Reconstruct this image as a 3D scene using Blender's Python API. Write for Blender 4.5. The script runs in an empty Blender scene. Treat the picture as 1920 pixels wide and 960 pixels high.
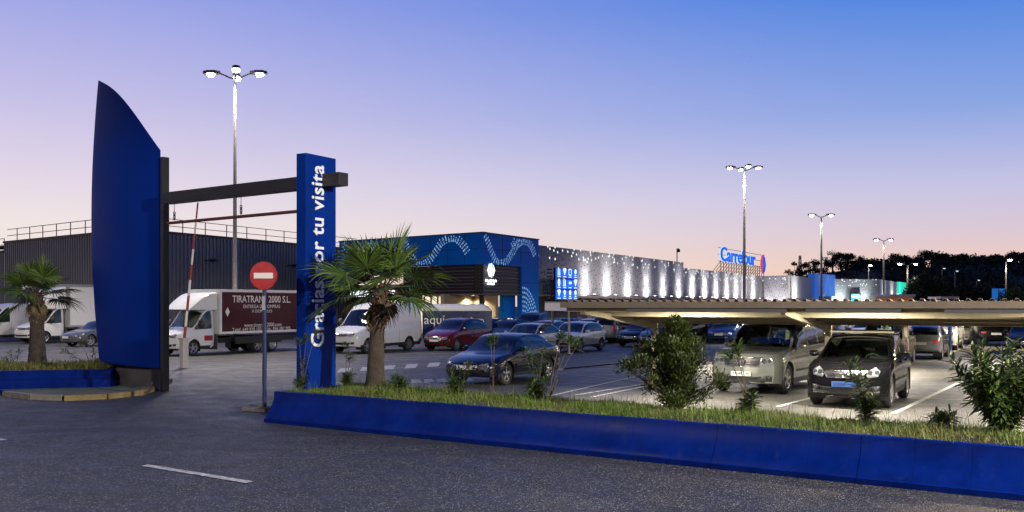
import bpy, math, random
from mathutils import Vector, Matrix
from mathutils.bvhtree import BVHTree
rnd = random.Random(7)
sc = bpy.context.scene
COL = sc.collection
R = math.radians

# ------------------------------------------------------------------ camera
CAM_H = 2.3
cam = bpy.data.objects.new('camera', bpy.data.cameras.new('camera')); COL.objects.link(cam)
cam.location = (0, 0, CAM_H); cam.rotation_euler = (R(90), 0, 0)
cam.data.sensor_width = 36; cam.data.lens = 36*1750/1920
cam.data.shift_y = 92/1920
cam.data.clip_start = .1; cam.data.clip_end = 4000
sc.camera = cam
sc.render.resolution_x = 1024; sc.render.resolution_y = 512

# ------------------------------------------------------------------ sky
def lin(r, g, b):
    f = lambda c: (c/255/12.92) if c/255 <= .04045 else ((c/255+.055)/1.055)**2.4
    return (f(r), f(g), f(b), 1)
world = bpy.data.worlds.new('World'); sc.world = world; world.use_nodes = True
nt = world.node_tree; nt.nodes.clear()
def nd(t, typ, **kw):
    n = t.nodes.new(typ)
    for k, v in kw.items(): setattr(n, k, v)
    return n
out = nd(nt, 'ShaderNodeOutputWorld'); bg = nd(nt, 'ShaderNodeBackground'); bg.inputs[1].default_value = 1.0
tc = nd(nt, 'ShaderNodeTexCoord'); sp = nd(nt, 'ShaderNodeSeparateXYZ'); nt.links.new(tc.outputs['Generated'], sp.inputs[0])
el = nd(nt, 'ShaderNodeMath', operation='ARCSINE'); nt.links.new(sp.outputs[2], el.inputs[0])
eln = nd(nt, 'ShaderNodeMapRange'); nt.links.new(el.outputs[0], eln.inputs[0]); eln.inputs[1].default_value = 0; eln.inputs[2].default_value = R(60)
az = nd(nt, 'ShaderNodeMapRange'); az.interpolation_type = 'SMOOTHSTEP'; nt.links.new(sp.outputs[0], az.inputs[0]); az.inputs[1].default_value = -.50; az.inputs[2].default_value = .62
def ramp(stops):
    r = nd(nt, 'ShaderNodeValToRGB'); nt.links.new(eln.outputs[0], r.inputs[0])
    e = r.color_ramp.elements
    while len(e) > 1: e.remove(e[-1])
    e[0].position = stops[0][0]/60; e[0].color = lin(*stops[0][1])
    for d, c in stops[1:]:
        k = e.new(d/60); k.color = lin(*c)
    return r
ra = ramp([(0, (246,214,190)), (2, (246,230,218)), (4.5, (241,229,227)), (7.5, (224,213,231)), (11.5, (196,191,231)), (17.5, (152,162,229)), (28, (105,130,215)), (60, (60,90,180))])
rb = ramp([(0, (250,190,150)), (2, (240,203,186)), (4, (219,199,211)), (6.5, (197,195,228)), (11, (134,164,227)), (17.5, (55,128,224)), (28, (40,100,205)), (60, (30,70,165))])
mx = nd(nt, 'ShaderNodeMix', data_type='RGBA'); nt.links.new(az.outputs[0], mx.inputs[0]); nt.links.new(ra.outputs[0], mx.inputs[6]); nt.links.new(rb.outputs[0], mx.inputs[7])
bk = nd(nt, 'ShaderNodeMapRange'); bk.interpolation_type = 'SMOOTHSTEP'; nt.links.new(sp.outputs[1], bk.inputs[0]); bk.inputs[1].default_value = -.5; bk.inputs[2].default_value = .6; bk.inputs[3].default_value = .20; bk.inputs[4].default_value = 1.0
nt.links.new(bk.outputs[0], bg.inputs[1])      # the side away from the sunset is darker
nt.links.new(mx.outputs[2], bg.inputs[0]); nt.links.new(bg.outputs[0], out.inputs[0])

sc.view_settings.view_transform = 'Standard'; sc.view_settings.look = 'None'
sc.view_settings.exposure = 0; sc.view_settings.gamma = 1
sc.view_settings.use_curve_mapping = False
try:
    sc.cycles.use_denoising = True; sc.cycles.max_bounces = 5; sc.cycles.diffuse_bounces = 2; sc.cycles.glossy_bounces = 3
    sc.cycles.transparent_max_bounces = 12; sc.cycles.caustics_reflective = False; sc.cycles.caustics_refractive = False
    sc.cycles.sample_clamp_indirect = 4; sc.cycles.use_light_tree = True
except Exception: pass

# last glow of the sun just under the left horizon: very weak and very soft
sun = bpy.data.objects.new('sun', bpy.data.lights.new('sun', 'SUN')); COL.objects.link(sun)
sun.data.energy = .12; sun.data.angle = R(20); sun.data.color = (1, .75, .6)
sun.rotation_euler = (R(80), 0, R(-40))

# ------------------------------------------------------------------ measuring helpers
F = 1750.; HY = 572.; CX = 960.
def G(x, y, z=0.):
    D = F*(CAM_H-z)/(y-HY); return Vector(((x-CX)/F*D, D, z))
def W(x, y, D): return Vector(((x-CX)/F*D, D, CAM_H+(HY-y)/F*D))
def on_line(x, P, d):
    k = (x-CX)/F; return (k*P[1]-P[0])/(d[0]-k*d[1])
def zat(y, D): return CAM_H+(HY-y)/F*D
AX = Vector((.5, .8660254, 0)); BX = Vector((.8660254, -.5, 0)); UP = Vector((0, 0, 1))

# ------------------------------------------------------------------ materials
MATS = {}
def mat(name, col, rough=.6, metal=0., var=0., scale=3., bump=0., bscale=60., coat=0., emit=None, estr=0., island=0., col2=None, spec=.5):
    if name in MATS: return MATS[name]
    m = bpy.data.materials.new(name); m.use_nodes = True; MATS[name] = m
    t = m.node_tree; b = t.nodes['Principled BSDF']
    b.inputs['Base Color'].default_value = (*col, 1); b.inputs['Roughness'].default_value = rough; b.inputs['Metallic'].default_value = metal
    b.inputs['Coat Weight'].default_value = coat; b.inputs['Coat Roughness'].default_value = .04
    b.inputs['Specular IOR Level'].default_value = spec
    m.diffuse_color = (*col, 1)
    if emit: b.inputs['Emission Color'].default_value = (*emit, 1); b.inputs['Emission Strength'].default_value = estr
    if var or island or bump:
        tcn = nd(t, 'ShaderNodeTexCoord')
    if var:
        n = nd(t, 'ShaderNodeTexNoise'); n.inputs['Scale'].default_value = scale; n.inputs['Detail'].default_value = 8; n.inputs['Roughness'].default_value = .65
        t.links.new(tcn.outputs['Object'], n.inputs['Vector'])
        r = nd(t, 'ShaderNodeMapRange'); t.links.new(n.outputs[0], r.inputs[0]); r.inputs[1].default_value = .3; r.inputs[2].default_value = .7
        mxn = nd(t, 'ShaderNodeMix', data_type='RGBA'); t.links.new(r.outputs[0], mxn.inputs[0])
        c2 = col2 if col2 else tuple(c*(1+var) for c in col); c1 = tuple(c*(1-var) for c in col) if not col2 else col
        mxn.inputs[6].default_value = (*c1, 1); mxn.inputs[7].default_value = (*[min(1, c) for c in c2], 1)
        src = mxn.outputs[2]
        r2 = nd(t, 'ShaderNodeMapRange'); t.links.new(n.outputs[0], r2.inputs[0]); r2.inputs[1].default_value = .3; r2.inputs[2].default_value = .7
        r2.inputs[3].default_value = max(.02, rough-.08); r2.inputs[4].default_value = min(1, rough+.08); t.links.new(r2.outputs[0], b.inputs['Roughness'])
        t.links.new(src, b.inputs['Base Color'])
    if island:
        g = nd(t, 'ShaderNodeNewGeometry'); mi = nd(t, 'ShaderNodeMix', data_type='RGBA'); t.links.new(g.outputs['Random Per Island'], mi.inputs[0])
        c2 = col2 if col2 else tuple(c*(1+island) for c in col)
        mi.inputs[6].default_value = (*[c*(1-island*.6) for c in col], 1); mi.inputs[7].default_value = (*c2, 1)
        t.links.new(mi.outputs[2], b.inputs['Base Color'])
    if bump:
        n2 = nd(t, 'ShaderNodeTexNoise'); n2.inputs['Scale'].default_value = bscale; n2.inputs['Detail'].default_value = 4
        t.links.new(tcn.outputs['Object'], n2.inputs['Vector'])
        bp = nd(t, 'ShaderNodeBump'); bp.inputs['Strength'].default_value = bump; bp.inputs['Distance'].default_value = .02
        t.links.new(n2.outputs[0], bp.inputs['Height']); t.links.new(bp.outputs[0], b.inputs['Normal'])
    return m

def asphalt(name, base, spot, sparkle=.5):
    m = bpy.data.materials.new(name); m.use_nodes = True; t = m.node_tree; b = t.nodes['Principled BSDF']
    c = nd(t, 'ShaderNodeTexCoord')
    def noise(s, d=6, r=.6):
        n = nd(t, 'ShaderNodeTexNoise'); n.inputs['Scale'].default_value = s; n.inputs['Detail'].default_value = d; n.inputs['Roughness'].default_value = r
        t.links.new(c.outputs['Object'], n.inputs['Vector']); return n.outputs[0]
    def mr(a, lo, hi, o0=0., o1=1.):
        r = nd(t, 'ShaderNodeMapRange'); t.links.new(a, r.inputs[0]); r.inputs[1].default_value = lo; r.inputs[2].default_value = hi
        r.inputs[3].default_value = o0; r.inputs[4].default_value = o1; return r.outputs[0]
    def mixc(f, a, bb):
        x = nd(t, 'ShaderNodeMix', data_type='RGBA'); t.links.new(f, x.inputs[0])
        for i, v in ((6, a), (7, bb)):
            if isinstance(v, tuple): x.inputs[i].default_value = v
            else: t.links.new(v, x.inputs[i])
        return x.outputs[2]
    big = mr(noise(.35, 5), .35, .65); mid = mr(noise(2.2, 6), .35, .7)
    c1 = mixc(big, (*[v*.72 for v in base], 1), (*base, 1)); c2 = mixc(mid, c1, (*[v*1.22 for v in base], 1))
    vor = nd(t, 'ShaderNodeTexVoronoi'); vor.inputs['Scale'].default_value = 55; t.links.new(c.outputs['Object'], vor.inputs['Vector'])
    sv = nd(t, 'ShaderNodeSeparateColor'); t.links.new(vor.outputs['Color'], sv.inputs[0])
    st = mr(sv.outputs[0], .80, .98); c3 = mixc(st, c2, (*spot, 1))
    # cracks / oil: a few dark patches
    oil = mr(noise(.9, 3), .62, .74, 0, .55); c4 = mixc(oil, c3, (.012, .012, .014, 1))
    # wandering cracks, sealed here and there
    def warp(sc_, amt):
        wn = nd(t, 'ShaderNodeTexNoise'); wn.inputs['Scale'].default_value = sc_; t.links.new(c.outputs['Object'], wn.inputs['Vector'])
        va = nd(t, 'ShaderNodeVectorMath', operation='SCALE'); t.links.new(wn.outputs['Color'], va.inputs[0]); va.inputs['Scale'].default_value = amt
        vb = nd(t, 'ShaderNodeVectorMath', operation='ADD'); t.links.new(c.outputs['Object'], vb.inputs[0]); t.links.new(va.outputs[0], vb.inputs[1]); return vb.outputs[0]
    vc = nd(t, 'ShaderNodeTexVoronoi', feature='DISTANCE_TO_EDGE'); vc.inputs['Scale'].default_value = .22; t.links.new(warp(1.2, 1.1), vc.inputs['Vector'])
    cr = mr(vc.outputs['Distance'], .0, .006, .75, 0.); msk = mr(noise(.5, 2), .5, .6); mu = nd(t, 'ShaderNodeMath', operation='MULTIPLY'); t.links.new(cr, mu.inputs[0]); t.links.new(msk, mu.inputs[1])
    c4 = mixc(mu.outputs[0], c4, (.006, .006, .007, 1))
    # rubbed tyre streaks along the road
    mp = nd(t, 'ShaderNodeMapping'); mp.inputs['Rotation'].default_value = (0, 0, R(34)); mp.inputs['Scale'].default_value = (.05, 1.1, 1); t.links.new(c.outputs['Object'], mp.inputs[0])
    sn_ = nd(t, 'ShaderNodeTexNoise'); sn_.inputs['Scale'].default_value = 1.; sn_.inputs['Detail'].default_value = 3; t.links.new(mp.outputs[0], sn_.inputs['Vector'])
    c4 = mixc(mr(sn_.outputs[0], .52, .68, 0, .5), c4, (*[v*.45 for v in base], 1))
    t.links.new(c4, b.inputs['Base Color'])
    t.links.new(mr(noise(1.3, 5), .3, .7, .42, .7), b.inputs['Roughness'])
    bp = nd(t, 'ShaderNodeBump'); bp.inputs['Strength'].default_value = sparkle; bp.inputs['Distance'].default_value = .01
    t.links.new(vor.outputs['Distance'], bp.inputs['Height']); t.links.new(bp.outputs[0], b.inputs['Normal'])
    return m

def glass_mat():
    m = bpy.data.materials.new('car_glass'); m.use_nodes = True; t = m.node_tree; t.nodes.clear()
    o = nd(t, 'ShaderNodeOutputMaterial'); tr = nd(t, 'ShaderNodeBsdfTransparent'); tr.inputs[0].default_value = (.55, .64, .58, 1)
    gl = nd(t, 'ShaderNodeBsdfGlossy'); gl.inputs['Roughness'].default_value = .03; gl.inputs[0].default_value = (.95, .97, 1, 1)
    fr = nd(t, 'ShaderNodeFresnel'); fr.inputs[0].default_value = 1.7; ms = nd(t, 'ShaderNodeMixShader')
    t.links.new(fr.outputs[0], ms.inputs[0]); t.links.new(tr.outputs[0], ms.inputs[1]); t.links.new(gl.outputs[0], ms.inputs[2]); t.links.new(ms.outputs[0], o.inputs[0])
    return m
GLASS = glass_mat()

def emis(name, col, s):
    return mat(name, tuple(min(.8, c) for c in col), .5, emit=col, estr=s)

# ------------------------------------------------------------------ mesh builder
class MB:
    def __init__(s): s.v = []; s.f = []; s.m = []
    def add(s, vs, fs, mi=0):
        n = len(s.v); s.v.extend(tuple(v) for v in vs)
        for f in fs: s.f.append(tuple(i+n for i in f)); s.m.append(mi)
    def box(s, c, size, X=Vector((1,0,0)), Y=Vector((0,1,0)), Z=Vector((0,0,1)), mi=0):
        c = Vector(c); hx, hy, hz = [q/2 for q in size]
        vs = [c+X*a*hx+Y*b*hy+Z*d*hz for a in (-1,1) for b in (-1,1) for d in (-1,1)]
        s.add(vs, [(0,1,3,2),(4,6,7,5),(0,4,5,1),(2,3,7,6),(0,2,6,4),(1,5,7,3)], mi)
    def tube(s, pts, r, n=8, mi=0, caps=True):
        pts = [Vector(p) for p in pts]; rr = r if isinstance(r, (list, tuple)) else [r]*len(pts)
        vs = []
        for i, p in enumerate(pts):
            d = (pts[min(i+1, len(pts)-1)]-pts[max(i-1, 0)])
            d = d.normalized() if d.length > 1e-9 else Vector((0,0,1))
            u = d.cross(Vector((0,0,1)) if abs(d.z) < .9 else Vector((1,0,0))).normalized(); w = d.cross(u)
            for k in range(n):
                a = 2*math.pi*k/n; vs.append(p+(u*math.cos(a)+w*math.sin(a))*rr[i])
        fs = [(i*n+k, i*n+(k+1) % n, (i+1)*n+(k+1) % n, (i+1)*n+k) for i in range(len(pts)-1) for k in range(n)]
        if caps: fs.append(tuple(range(n-1, -1, -1))); fs.append(tuple(range((len(pts)-1)*n, len(pts)*n)))
        s.add(vs, fs, mi)
    def prism(s, poly, O, X, Y, Z, th, mi=0):          # polygon in X,Y plane extruded along Z by th
        n = len(poly); O = Vector(O)
        vs = [O+X*p[0]+Y*p[1] for p in poly]+[O+X*p[0]+Y*p[1]+Z*th for p in poly]
        s.add(vs, [tuple(range(n-1, -1, -1)), tuple(range(n, 2*n))]+[(i, (i+1) % n, n+(i+1) % n, n+i) for i in range(n)], mi)
    def lathe(s, prof, C, ax, n=24, mi=0):              # prof: (axial, radius)
        C = Vector(C); ax = Vector(ax).normalized(); u = ax.cross(Vector((0,0,1)) if abs(ax.z) < .9 else Vector((1,0,0))).normalized(); w = ax.cross(u)
        vs = [C+ax*a+(u*math.cos(2*math.pi*k/n)+w*math.sin(2*math.pi*k/n))*r for a, r in prof for k in range(n)]
        s.add(vs, [(i*n+k, i*n+(k+1) % n, (i+1)*n+(k+1) % n, (i+1)*n+k) for i in range(len(prof)-1) for k in range(n)], mi)
    def disc(s, C, ax, r, n=20, mi=0):
        C = Vector(C); ax = Vector(ax).normalized(); u = ax.cross(Vector((0,0,1)) if abs(ax.z) < .9 else Vector((1,0,0))).normalized(); w = ax.cross(u)
        s.add([C+(u*math.cos(2*math.pi*k/n)+w*math.sin(2*math.pi*k/n))*r for k in range(n)], [tuple(range(n))], mi)
    def mesh(s, name, mats, smooth=False, angle=35):
        me = bpy.data.meshes.new(name); me.from_pydata(s.v, [], s.f); 
        for m in (mats if isinstance(mats, (list, tuple)) else [mats]): me.materials.append(m)
        me.polygons.foreach_set('material_index', s.m)
        if smooth:
            me.polygons.foreach_set('use_smooth', [True]*len(s.f))
            if angle: me.set_sharp_from_angle(angle=R(angle))
        me.update(); return me

def link(name, me, parent=None, loc=None):
    o = bpy.data.objects.new(name, me); COL.objects.link(o)
    if parent: o.parent = parent
    if loc is not None: o.location = loc
    return o
def obj(name, mb, mats, parent=None, smooth=False, angle=35):
    return link(name, mb.mesh(name, mats, smooth, angle), parent)
def tag(o, label, cat, group=None):
    o['label'] = label; o['category'] = cat
    if group: o['group'] = group
    return o
def thing(name, label, cat, loc=(0,0,0), rz=0., group=None):
    o = bpy.data.objects.new(name, None); COL.objects.link(o); o.location = loc; o.rotation_euler = (0,0,rz); o.empty_display_size = .3
    return tag(o, label, cat, group)
def struct(name, mb, m, smooth=False):
    o = obj(name, mb, m, None, smooth); o['kind'] = 'structure'; return o
KIDS = {}
def copy_tree(root, loc=None, rz=None, label=None, group=None):
    def cp(o, par):
        c = o.copy(); COL.objects.link(c); c.parent = par
        for ch in kids(o): cp(ch, c)
        return c
    c = cp(root, None)
    if loc is not None: c.location = loc
    if rz is not None: c.rotation_euler = (0,0,rz)
    if label: c['label'] = label
    if group: c['group'] = group
    return c
def kids(o):
    return KIDMAP.get(o.name, [])
KIDMAP = {}
def index_kids(root):
    for o in bpy.data.objects:
        if o.parent and not (o.parent.name in KIDMAP and o in KIDMAP[o.parent.name]):
            KIDMAP.setdefault(o.parent.name, []).append(o)
def shed(root):                                         # parts in world coordinates -> move under the root's base point
    pass

def text_mesh(s, O, X, Y, width=None, height=None, m=None, name='lettering', parent=None, depth=.01, bold=0., spacing=1., align='L'):
    cu = bpy.data.curves.new('t', 'FONT'); cu.body = s; cu.extrude = .02; cu.offset = bold; cu.space_character = spacing; cu.resolution_u = 3
    t = bpy.data.objects.new('t', cu); COL.objects.link(t)
    dg = bpy.context.evaluated_depsgraph_get(); dg.update()
    me = bpy.data.meshes.new_from_object(t.evaluated_get(dg)); bpy.data.objects.remove(t); bpy.data.curves.remove(cu)
    xs = [v.co.x for v in me.vertices]; ys = [v.co.y for v in me.vertices]
    x0, x1, y0, y1 = min(xs), max(xs), min(ys), max(ys)
    sx = width/(x1-x0) if width else None; sy = height/(y1-y0) if height else None
    if sx is None: sx = sy
    if sy is None: sy = sx
    ox = {'L': x0, 'C': (x0+x1)/2, 'R': x1}[align]
    X = Vector(X).normalized(); Y = Vector(Y).normalized(); Z = X.cross(Y); O = Vector(O)
    for v in me.vertices:
        c = v.co.copy(); v.co = O+X*(c.x-ox)*sx+Y*(c.y-y0)*sy+Z*(depth if c.z > 0 else 0)
    me.materials.clear(); me.materials.append(m); me.name = name
    return link(name, me, parent)

def interp(pts, u):                                      # monotone cubic
    n = len(pts)
    if u <= pts[0][0]: return pts[0][1]
    if u >= pts[-1][0]: return pts[-1][1]
    d = [(pts[i+1][1]-pts[i][1])/(pts[i+1][0]-pts[i][0]) for i in range(n-1)]
    def tan(i):
        if i == 0: return d[0]
        if i == n-1: return d[-1]
        return 0 if d[i-1]*d[i] <= 0 else 2*d[i-1]*d[i]/(d[i-1]+d[i])
    for i in range(n-1):
        if u <= pts[i+1][0]:
            h = pts[i+1][0]-pts[i][0]; t = (u-pts[i][0])/h; a, b = tan(i), tan(i+1)
            return (2*t**3-3*t*t+1)*pts[i][1]+(t**3-2*t*t+t)*h*a+(-2*t**3+3*t*t)*pts[i+1][1]+(t**3-t*t)*h*b
def wpart(name, mb, mats, parent, smooth=False, angle=35):
    o = obj(name, mb, mats, parent, smooth, angle); top = parent
    M = Matrix.Identity(4); p = parent
    chain = []
    while p: chain.append(p); p = p.parent
    base = chain[-1]
    if len(chain) == 1: o.matrix_parent_inverse = (Matrix.Translation(base.location) @ Matrix.Rotation(base.rotation_euler.z, 4, 'Z')).inverted()
    return o
def wtext(parent, *a, **k):
    o = text_mesh(*a, **k); o.parent = parent; chain = []; p = parent
    while p: chain.append(p); p = p.parent
    if len(chain) == 1: base = chain[0]; o.matrix_parent_inverse = (Matrix.Translation(base.location) @ Matrix.Rotation(base.rotation_euler.z, 4, 'Z')).inverted()
    return o

# =================================================================== SETTING
M_road = asphalt('road_asphalt', (.027, .027, .028), (.18, .18, .185), .85)
M_lot = asphalt('lot_asphalt', (.058, .056, .054), (.18, .17, .16), .4)
M_line = mat('worn_white_paint', (.13, .13, .13), .7, var=.35, scale=9, col2=(.62, .62, .62))
M_earth = mat('dry_earth', (.06, .05, .035), .95, var=.3, scale=.4)
M_conc = mat('kerb_concrete', (.24, .22, .19), .85, var=.3, scale=5, bump=.3)
M_yel = mat('faded_yellow_kerb', (.20, .15, .06), .8, var=.35, scale=4)

g = MB(); g.add([(-900, -60, -.02), (900, -60, -.02), (900, 1400, -.02), (-900, 1400, -.02)], [(0,1,2,3)])
struct('ground', g, M_earth)
g = MB(); g.add([(-70, 16, -.004), (40, 0, -.004), (160, 8, -.004), (260, 190, -.004), (60, 240, -.004), (-80, 90, -.004)], [(0,1,2,3,4,5)])
struct('parking_lot', g, M_lot)
g = MB(); g.add([(-70, -40, 0), (60, -40, 0), (60, -24, 0), (6.3, 10.9, 0), (-4.7, 18.6, 0), (-3.9, 27, 0), (2, 33.5, 0), (14, 42, 0), (40, 64, 0), (38, 70, 0), (4, 44, 0), (-9, 36, 0), (-14, 27.5, 0), (-26, 27, 0), (-70, 27, 0)], [tuple(range(15))])
struct('road', g, M_road)

def quad_marks(quads, name, z=.008, m=None):
    g = MB()
    for q in quads:
        g.add([G(*p)+Vector((0,0,z)) for p in q], [tuple(range(len(q)))])
    return struct(name, g, m or M_line)
def line_px(a, b, w):                                    # painted line of real width w between two ground points
    A, B = G(*a), G(*b); d = (B-A).normalized(); n = Vector((-d.y, d.x, 0))*w/2
    return A, B, n
def lines(segs, name, z=.008):
    g = MB()
    for a, b, w in segs:
        A, B, n = line_px(a, b, w); o = Vector((0,0,z))
        g.add([A-n+o, B-n+o, B+n+o, A+n+o], [(0,1,2,3)])
    return struct(name, g, M_line)
lines([((272,873),(468,905),.13), ((-60,816),(8,826),.13)], 'lane_marking')
segs = [((1030,743),(1225,699),.1), ((1040,655+45),(1225,718),.1), ((1080,741),(1235,716),.12), ((1110,745),(1330,700),.1),
        ((1458,763),(1540,741),.12), ((1675,776),(1840,698),.12), ((1762,668),(1800,655),.12), ((1817,649),(1842,638),.12), ((1690,747),(1900,752),.06),
        ((1880,660),(1912,650),.12), ((0,650),(188,643),.1), ((0,656),(188,650),.1), ((40,662),(188,654),.1), ((112,667),(188,663),.1),
        ((632,660),(900,641),.08), ((640,675),(850,668),.08), ((1320,640),(1500,628),.1), ((1640,700),(1800,700),.06)]
lines(segs, 'bay_markings')
q = []
for i in range(6):                                       # chequered edge of the speed table
    x = 632+i*42; y = 699-i*2.6
    q.append([(x, y), (x+22, y-1.3), (x+26, y-9), (x+5, y-7.6)])
for i in range(5):
    x = 770+i*24; q.append([(x, 712-i*.5), (x+16, 711-i*.5), (x+22, 717-i*.5), (x+2, 719-i*.5)])
for i in range(9):                                       # zebra bars
    x = 1032+i*20; y = 693-i*1.9; q.append([(x, y), (x+44, y-4.6), (x+50, y-2.4), (x+6, y+2.6)])
quad_marks(q, 'zebra_marking')

# ---- far terrain: a wooded hill
M_hill = mat('dark_hill', (.012, .018, .016), 1, var=.4, scale=.05)
g = MB(); nx, ny = 70, 24; X0, X1 = 95, 420
vs = []
for j in range(ny+1):
    for i in range(nx+1):
        x = X0+(X1-X0)*i/nx; y = 210+j*9
        rise = min(1, j/11.); rise = rise*rise*(3-2*rise)
        side = min(1, max(0, (x-X0-(j-11)*.5)/18)); side = side*side*(3-2*side)
        h = 15.0*rise*side+.8*math.sin(x*.045)*rise+.5*math.sin(x*.13+1)*rise
        vs.append((x, y, h-.1))
g.add(vs, [(j*(nx+1)+i, j*(nx+1)+i+1, (j+1)*(nx+1)+i+1, (j+1)*(nx+1)+i) for j in range(ny) for i in range(nx)])
struct('hill', g, M_hill, True)
def hill_z(x, y):
    j = (y-210)/9; rise = min(1, max(0, j/11.)); rise = rise*rise*(3-2*rise)
    side = min(1, max(0, (x-X0-(j-11)*.5)/18)); side = side*side*(3-2*side)
    return 15.0*rise*side+.8*math.sin(x*.045)*rise+.5*math.sin(x*.13+1)*rise

# =================================================================== BLUE PLANTER BARRIERS
M_blue = mat('blue_gloss_paint', (.0005, .014, .165), .42, var=.30, scale=1.6, bump=.15, bscale=9, spec=.10)
M_bluewall = mat('blue_matt_paint', (.0005, .014, .155), .5, var=.15, scale=1.2, spec=.08)
M_dark = mat('dark_metal', (.028, .026, .030), .5)
M_joint = mat('dark_joint', (.002, .012, .10), .7)
M_soil = mat('soil', (.035, .026, .016), 1, var=.4, scale=4)
def weather(m, col, lo, hi, amt, sc=(6, 6, 1.2)):         # drips, scuffs and faded patches over a paint
    t = m.node_tree; b = t.nodes['Principled BSDF']; lk = b.inputs['Base Color'].links[0].from_socket
    c = nd(t, 'ShaderNodeTexCoord'); mp = nd(t, 'ShaderNodeMapping'); mp.inputs['Scale'].default_value = sc; t.links.new(c.outputs['Object'], mp.inputs[0])
    n = nd(t, 'ShaderNodeTexNoise'); n.inputs['Scale'].default_value = 1.; n.inputs['Detail'].default_value = 10; n.inputs['Roughness'].default_value = .75; t.links.new(mp.outputs[0], n.inputs['Vector'])
    r = nd(t, 'ShaderNodeMapRange'); t.links.new(n.outputs[0], r.inputs[0]); r.inputs[1].default_value = lo; r.inputs[2].default_value = hi; r.inputs[4].default_value = amt
    x = nd(t, 'ShaderNodeMix', data_type='RGBA'); t.links.new(r.outputs[0], x.inputs[0]); t.links.new(lk, x.inputs[6]); x.inputs[7].default_value = (*col, 1); t.links.new(x.outputs[2], b.inputs['Base Color'])
weather(M_blue, (.02, .035, .09), .56, .72, .55); weather(M_blue, (.004, .006, .02), .60, .75, .8, (2.5, 2.5, 9)); weather(M_bluewall, (.02, .03, .07), .56, .72, .6)
A0 = G(495, 792); B0 = G(1920, 940); bd = (B0-A0).normalized(); bn = Vector((-bd.y, bd.x, 0))     # bn: away from the road
BLEN = (B0-A0).length+6
prof = [(0, 0), (0, .075), (.035, .085), (.05, .12), (.085, .17), (.14, .24), (.20, .33), (.245, .42), (.275, .52), (.285, .585), (.33, .60)]
planter = thing('planter_barrier', 'long concave blue concrete planter wall along the road, holding grass and shrubs', 'planter', A0)
def barrier(P0, d, n, L, panel=1.0):
    g = MB(); j = MB(); k = 0; t = 0.
    while t < L-1e-6:
        t1 = min(L, t+panel); a, b = t+(.0015 if t > 0 else 0), t1-.0015
        dz = .003*math.sin(k*2.3); dn = .002*math.sin(k*1.7)
        sec = lambda u: [P0+d*u+n*(p[0]+dn)+UP*(p[1]+dz*(p[1] > .1)) for p in prof]
        s0, s1 = sec(a), sec(b); m = len(prof)
        g.add(s0+s1, [(i, m+i, m+i+1, i+1) for i in range(m-1)])
        g.add([s0[0]]+s0[1:]+[P0+d*a+n*.33+UP*0], [tuple(range(m+1))[::-1]])
        g.add(s1+[P0+d*b+n*.33], [tuple(range(m+1))])
        t = t1; k += 1
    j.add([P0+d*.02+n*(p[0]+.012)+UP*(p[1]-.01) for p in prof]+[P0+d*L+n*(p[0]+.012)+UP*(p[1]-.01) for p in prof], [(i, len(prof)+i, len(prof)+i+1, i+1) for i in range(len(prof)-1)])
    return g, j
g, j = barrier(A0, bd, bn, BLEN, .66)
wpart('wall_panels', g, M_blue, planter, True, 30); wpart('joint', j, M_joint, planter)
# box behind: end wall, back wall and soil
E1 = A0+bn*.33; W0, W1 = 3.1, 2.35
P_ = [E1, A0+bd*BLEN+bn*.33, A0+bd*BLEN+bn*W1, A0+bd*5+bn*2.5, A0+bd*.7+bn*W0, A0-bd*.05+bn*2.6]
g = MB()
for a, b in ((4, 5), (5, 0)):
    p, q_ = P_[a], P_[b]; d_ = (q_-p).normalized(); nn = Vector((d_.y, -d_.x, 0)); L_ = (q_-p).length
    g.box((p+q_)/2+UP*.29+nn*.04, (L_, .08, .58), d_, nn, UP)
wpart('end_wall', g, M_bluewall, planter)
g = MB()
for a, b in ((1, 2), (2, 3), (3, 4)):
    p, q_ = P_[a], P_[b]; d_ = (q_-p).normalized(); nn = Vector((d_.y, -d_.x, 0)); L_ = (q_-p).length
    g.box((p+q_)/2+UP*.22+nn*.06, (L_, .12, .44), d_, nn, UP)
wpart('back_kerb', g, M_conc, planter)
def soil_z(w, width):                                     # gentle mound
    return .50+.06*math.sin(min(1, w/width)*math.pi)
g = MB(); NN = 60; vs = []
for i in range(NN+1):
    u = BLEN*i/NN; wd = (2.5+(W0-2.5)*max(0, (5-u)/5)) if u < 5 else (2.5+(W1-2.5)*(u-5)/(BLEN-5))
    for k in range(7):
        w = .33+(wd-.33)*k/6; vs.append(A0+bd*u+bn*w+UP*(soil_z(w-.33, wd-.33)+.02*math.sin(u*3+k)))
g.add(vs, [(i*7+k, (i+1)*7+k, (i+1)*7+k+1, i*7+k+1) for i in range(NN) for k in range(6)])
soil = struct('planter_soil', g, M_soil, True)
# low kerb nose beside the end of the barrier
g = MB(); C_ = G(500, 769); pts = []
ring = [(-.10, -.35), (-.50, -.10), (-.62, .25), (-.50, .75), (-.22, 1.25), (.05, 1.9), (.55, 2.0), (.62, .9), (.62, .0), (.3, -.35)]
g.prism(ring, C_, Vector((1,0,0)), Vector((0,1,0)), UP, .09)
struct('kerb_island', g, M_conc)
g = MB(); g.prism([(p[0]*.8+.02, p[1]*.86+.06) for p in ring], C_+UP*.09, Vector((1,0,0)), Vector((0,1,0)), UP, .006)
struct('island_top', g, mat('mossy_concrete', (.10, .12, .09), .9, var=.4, scale=3))

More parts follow.
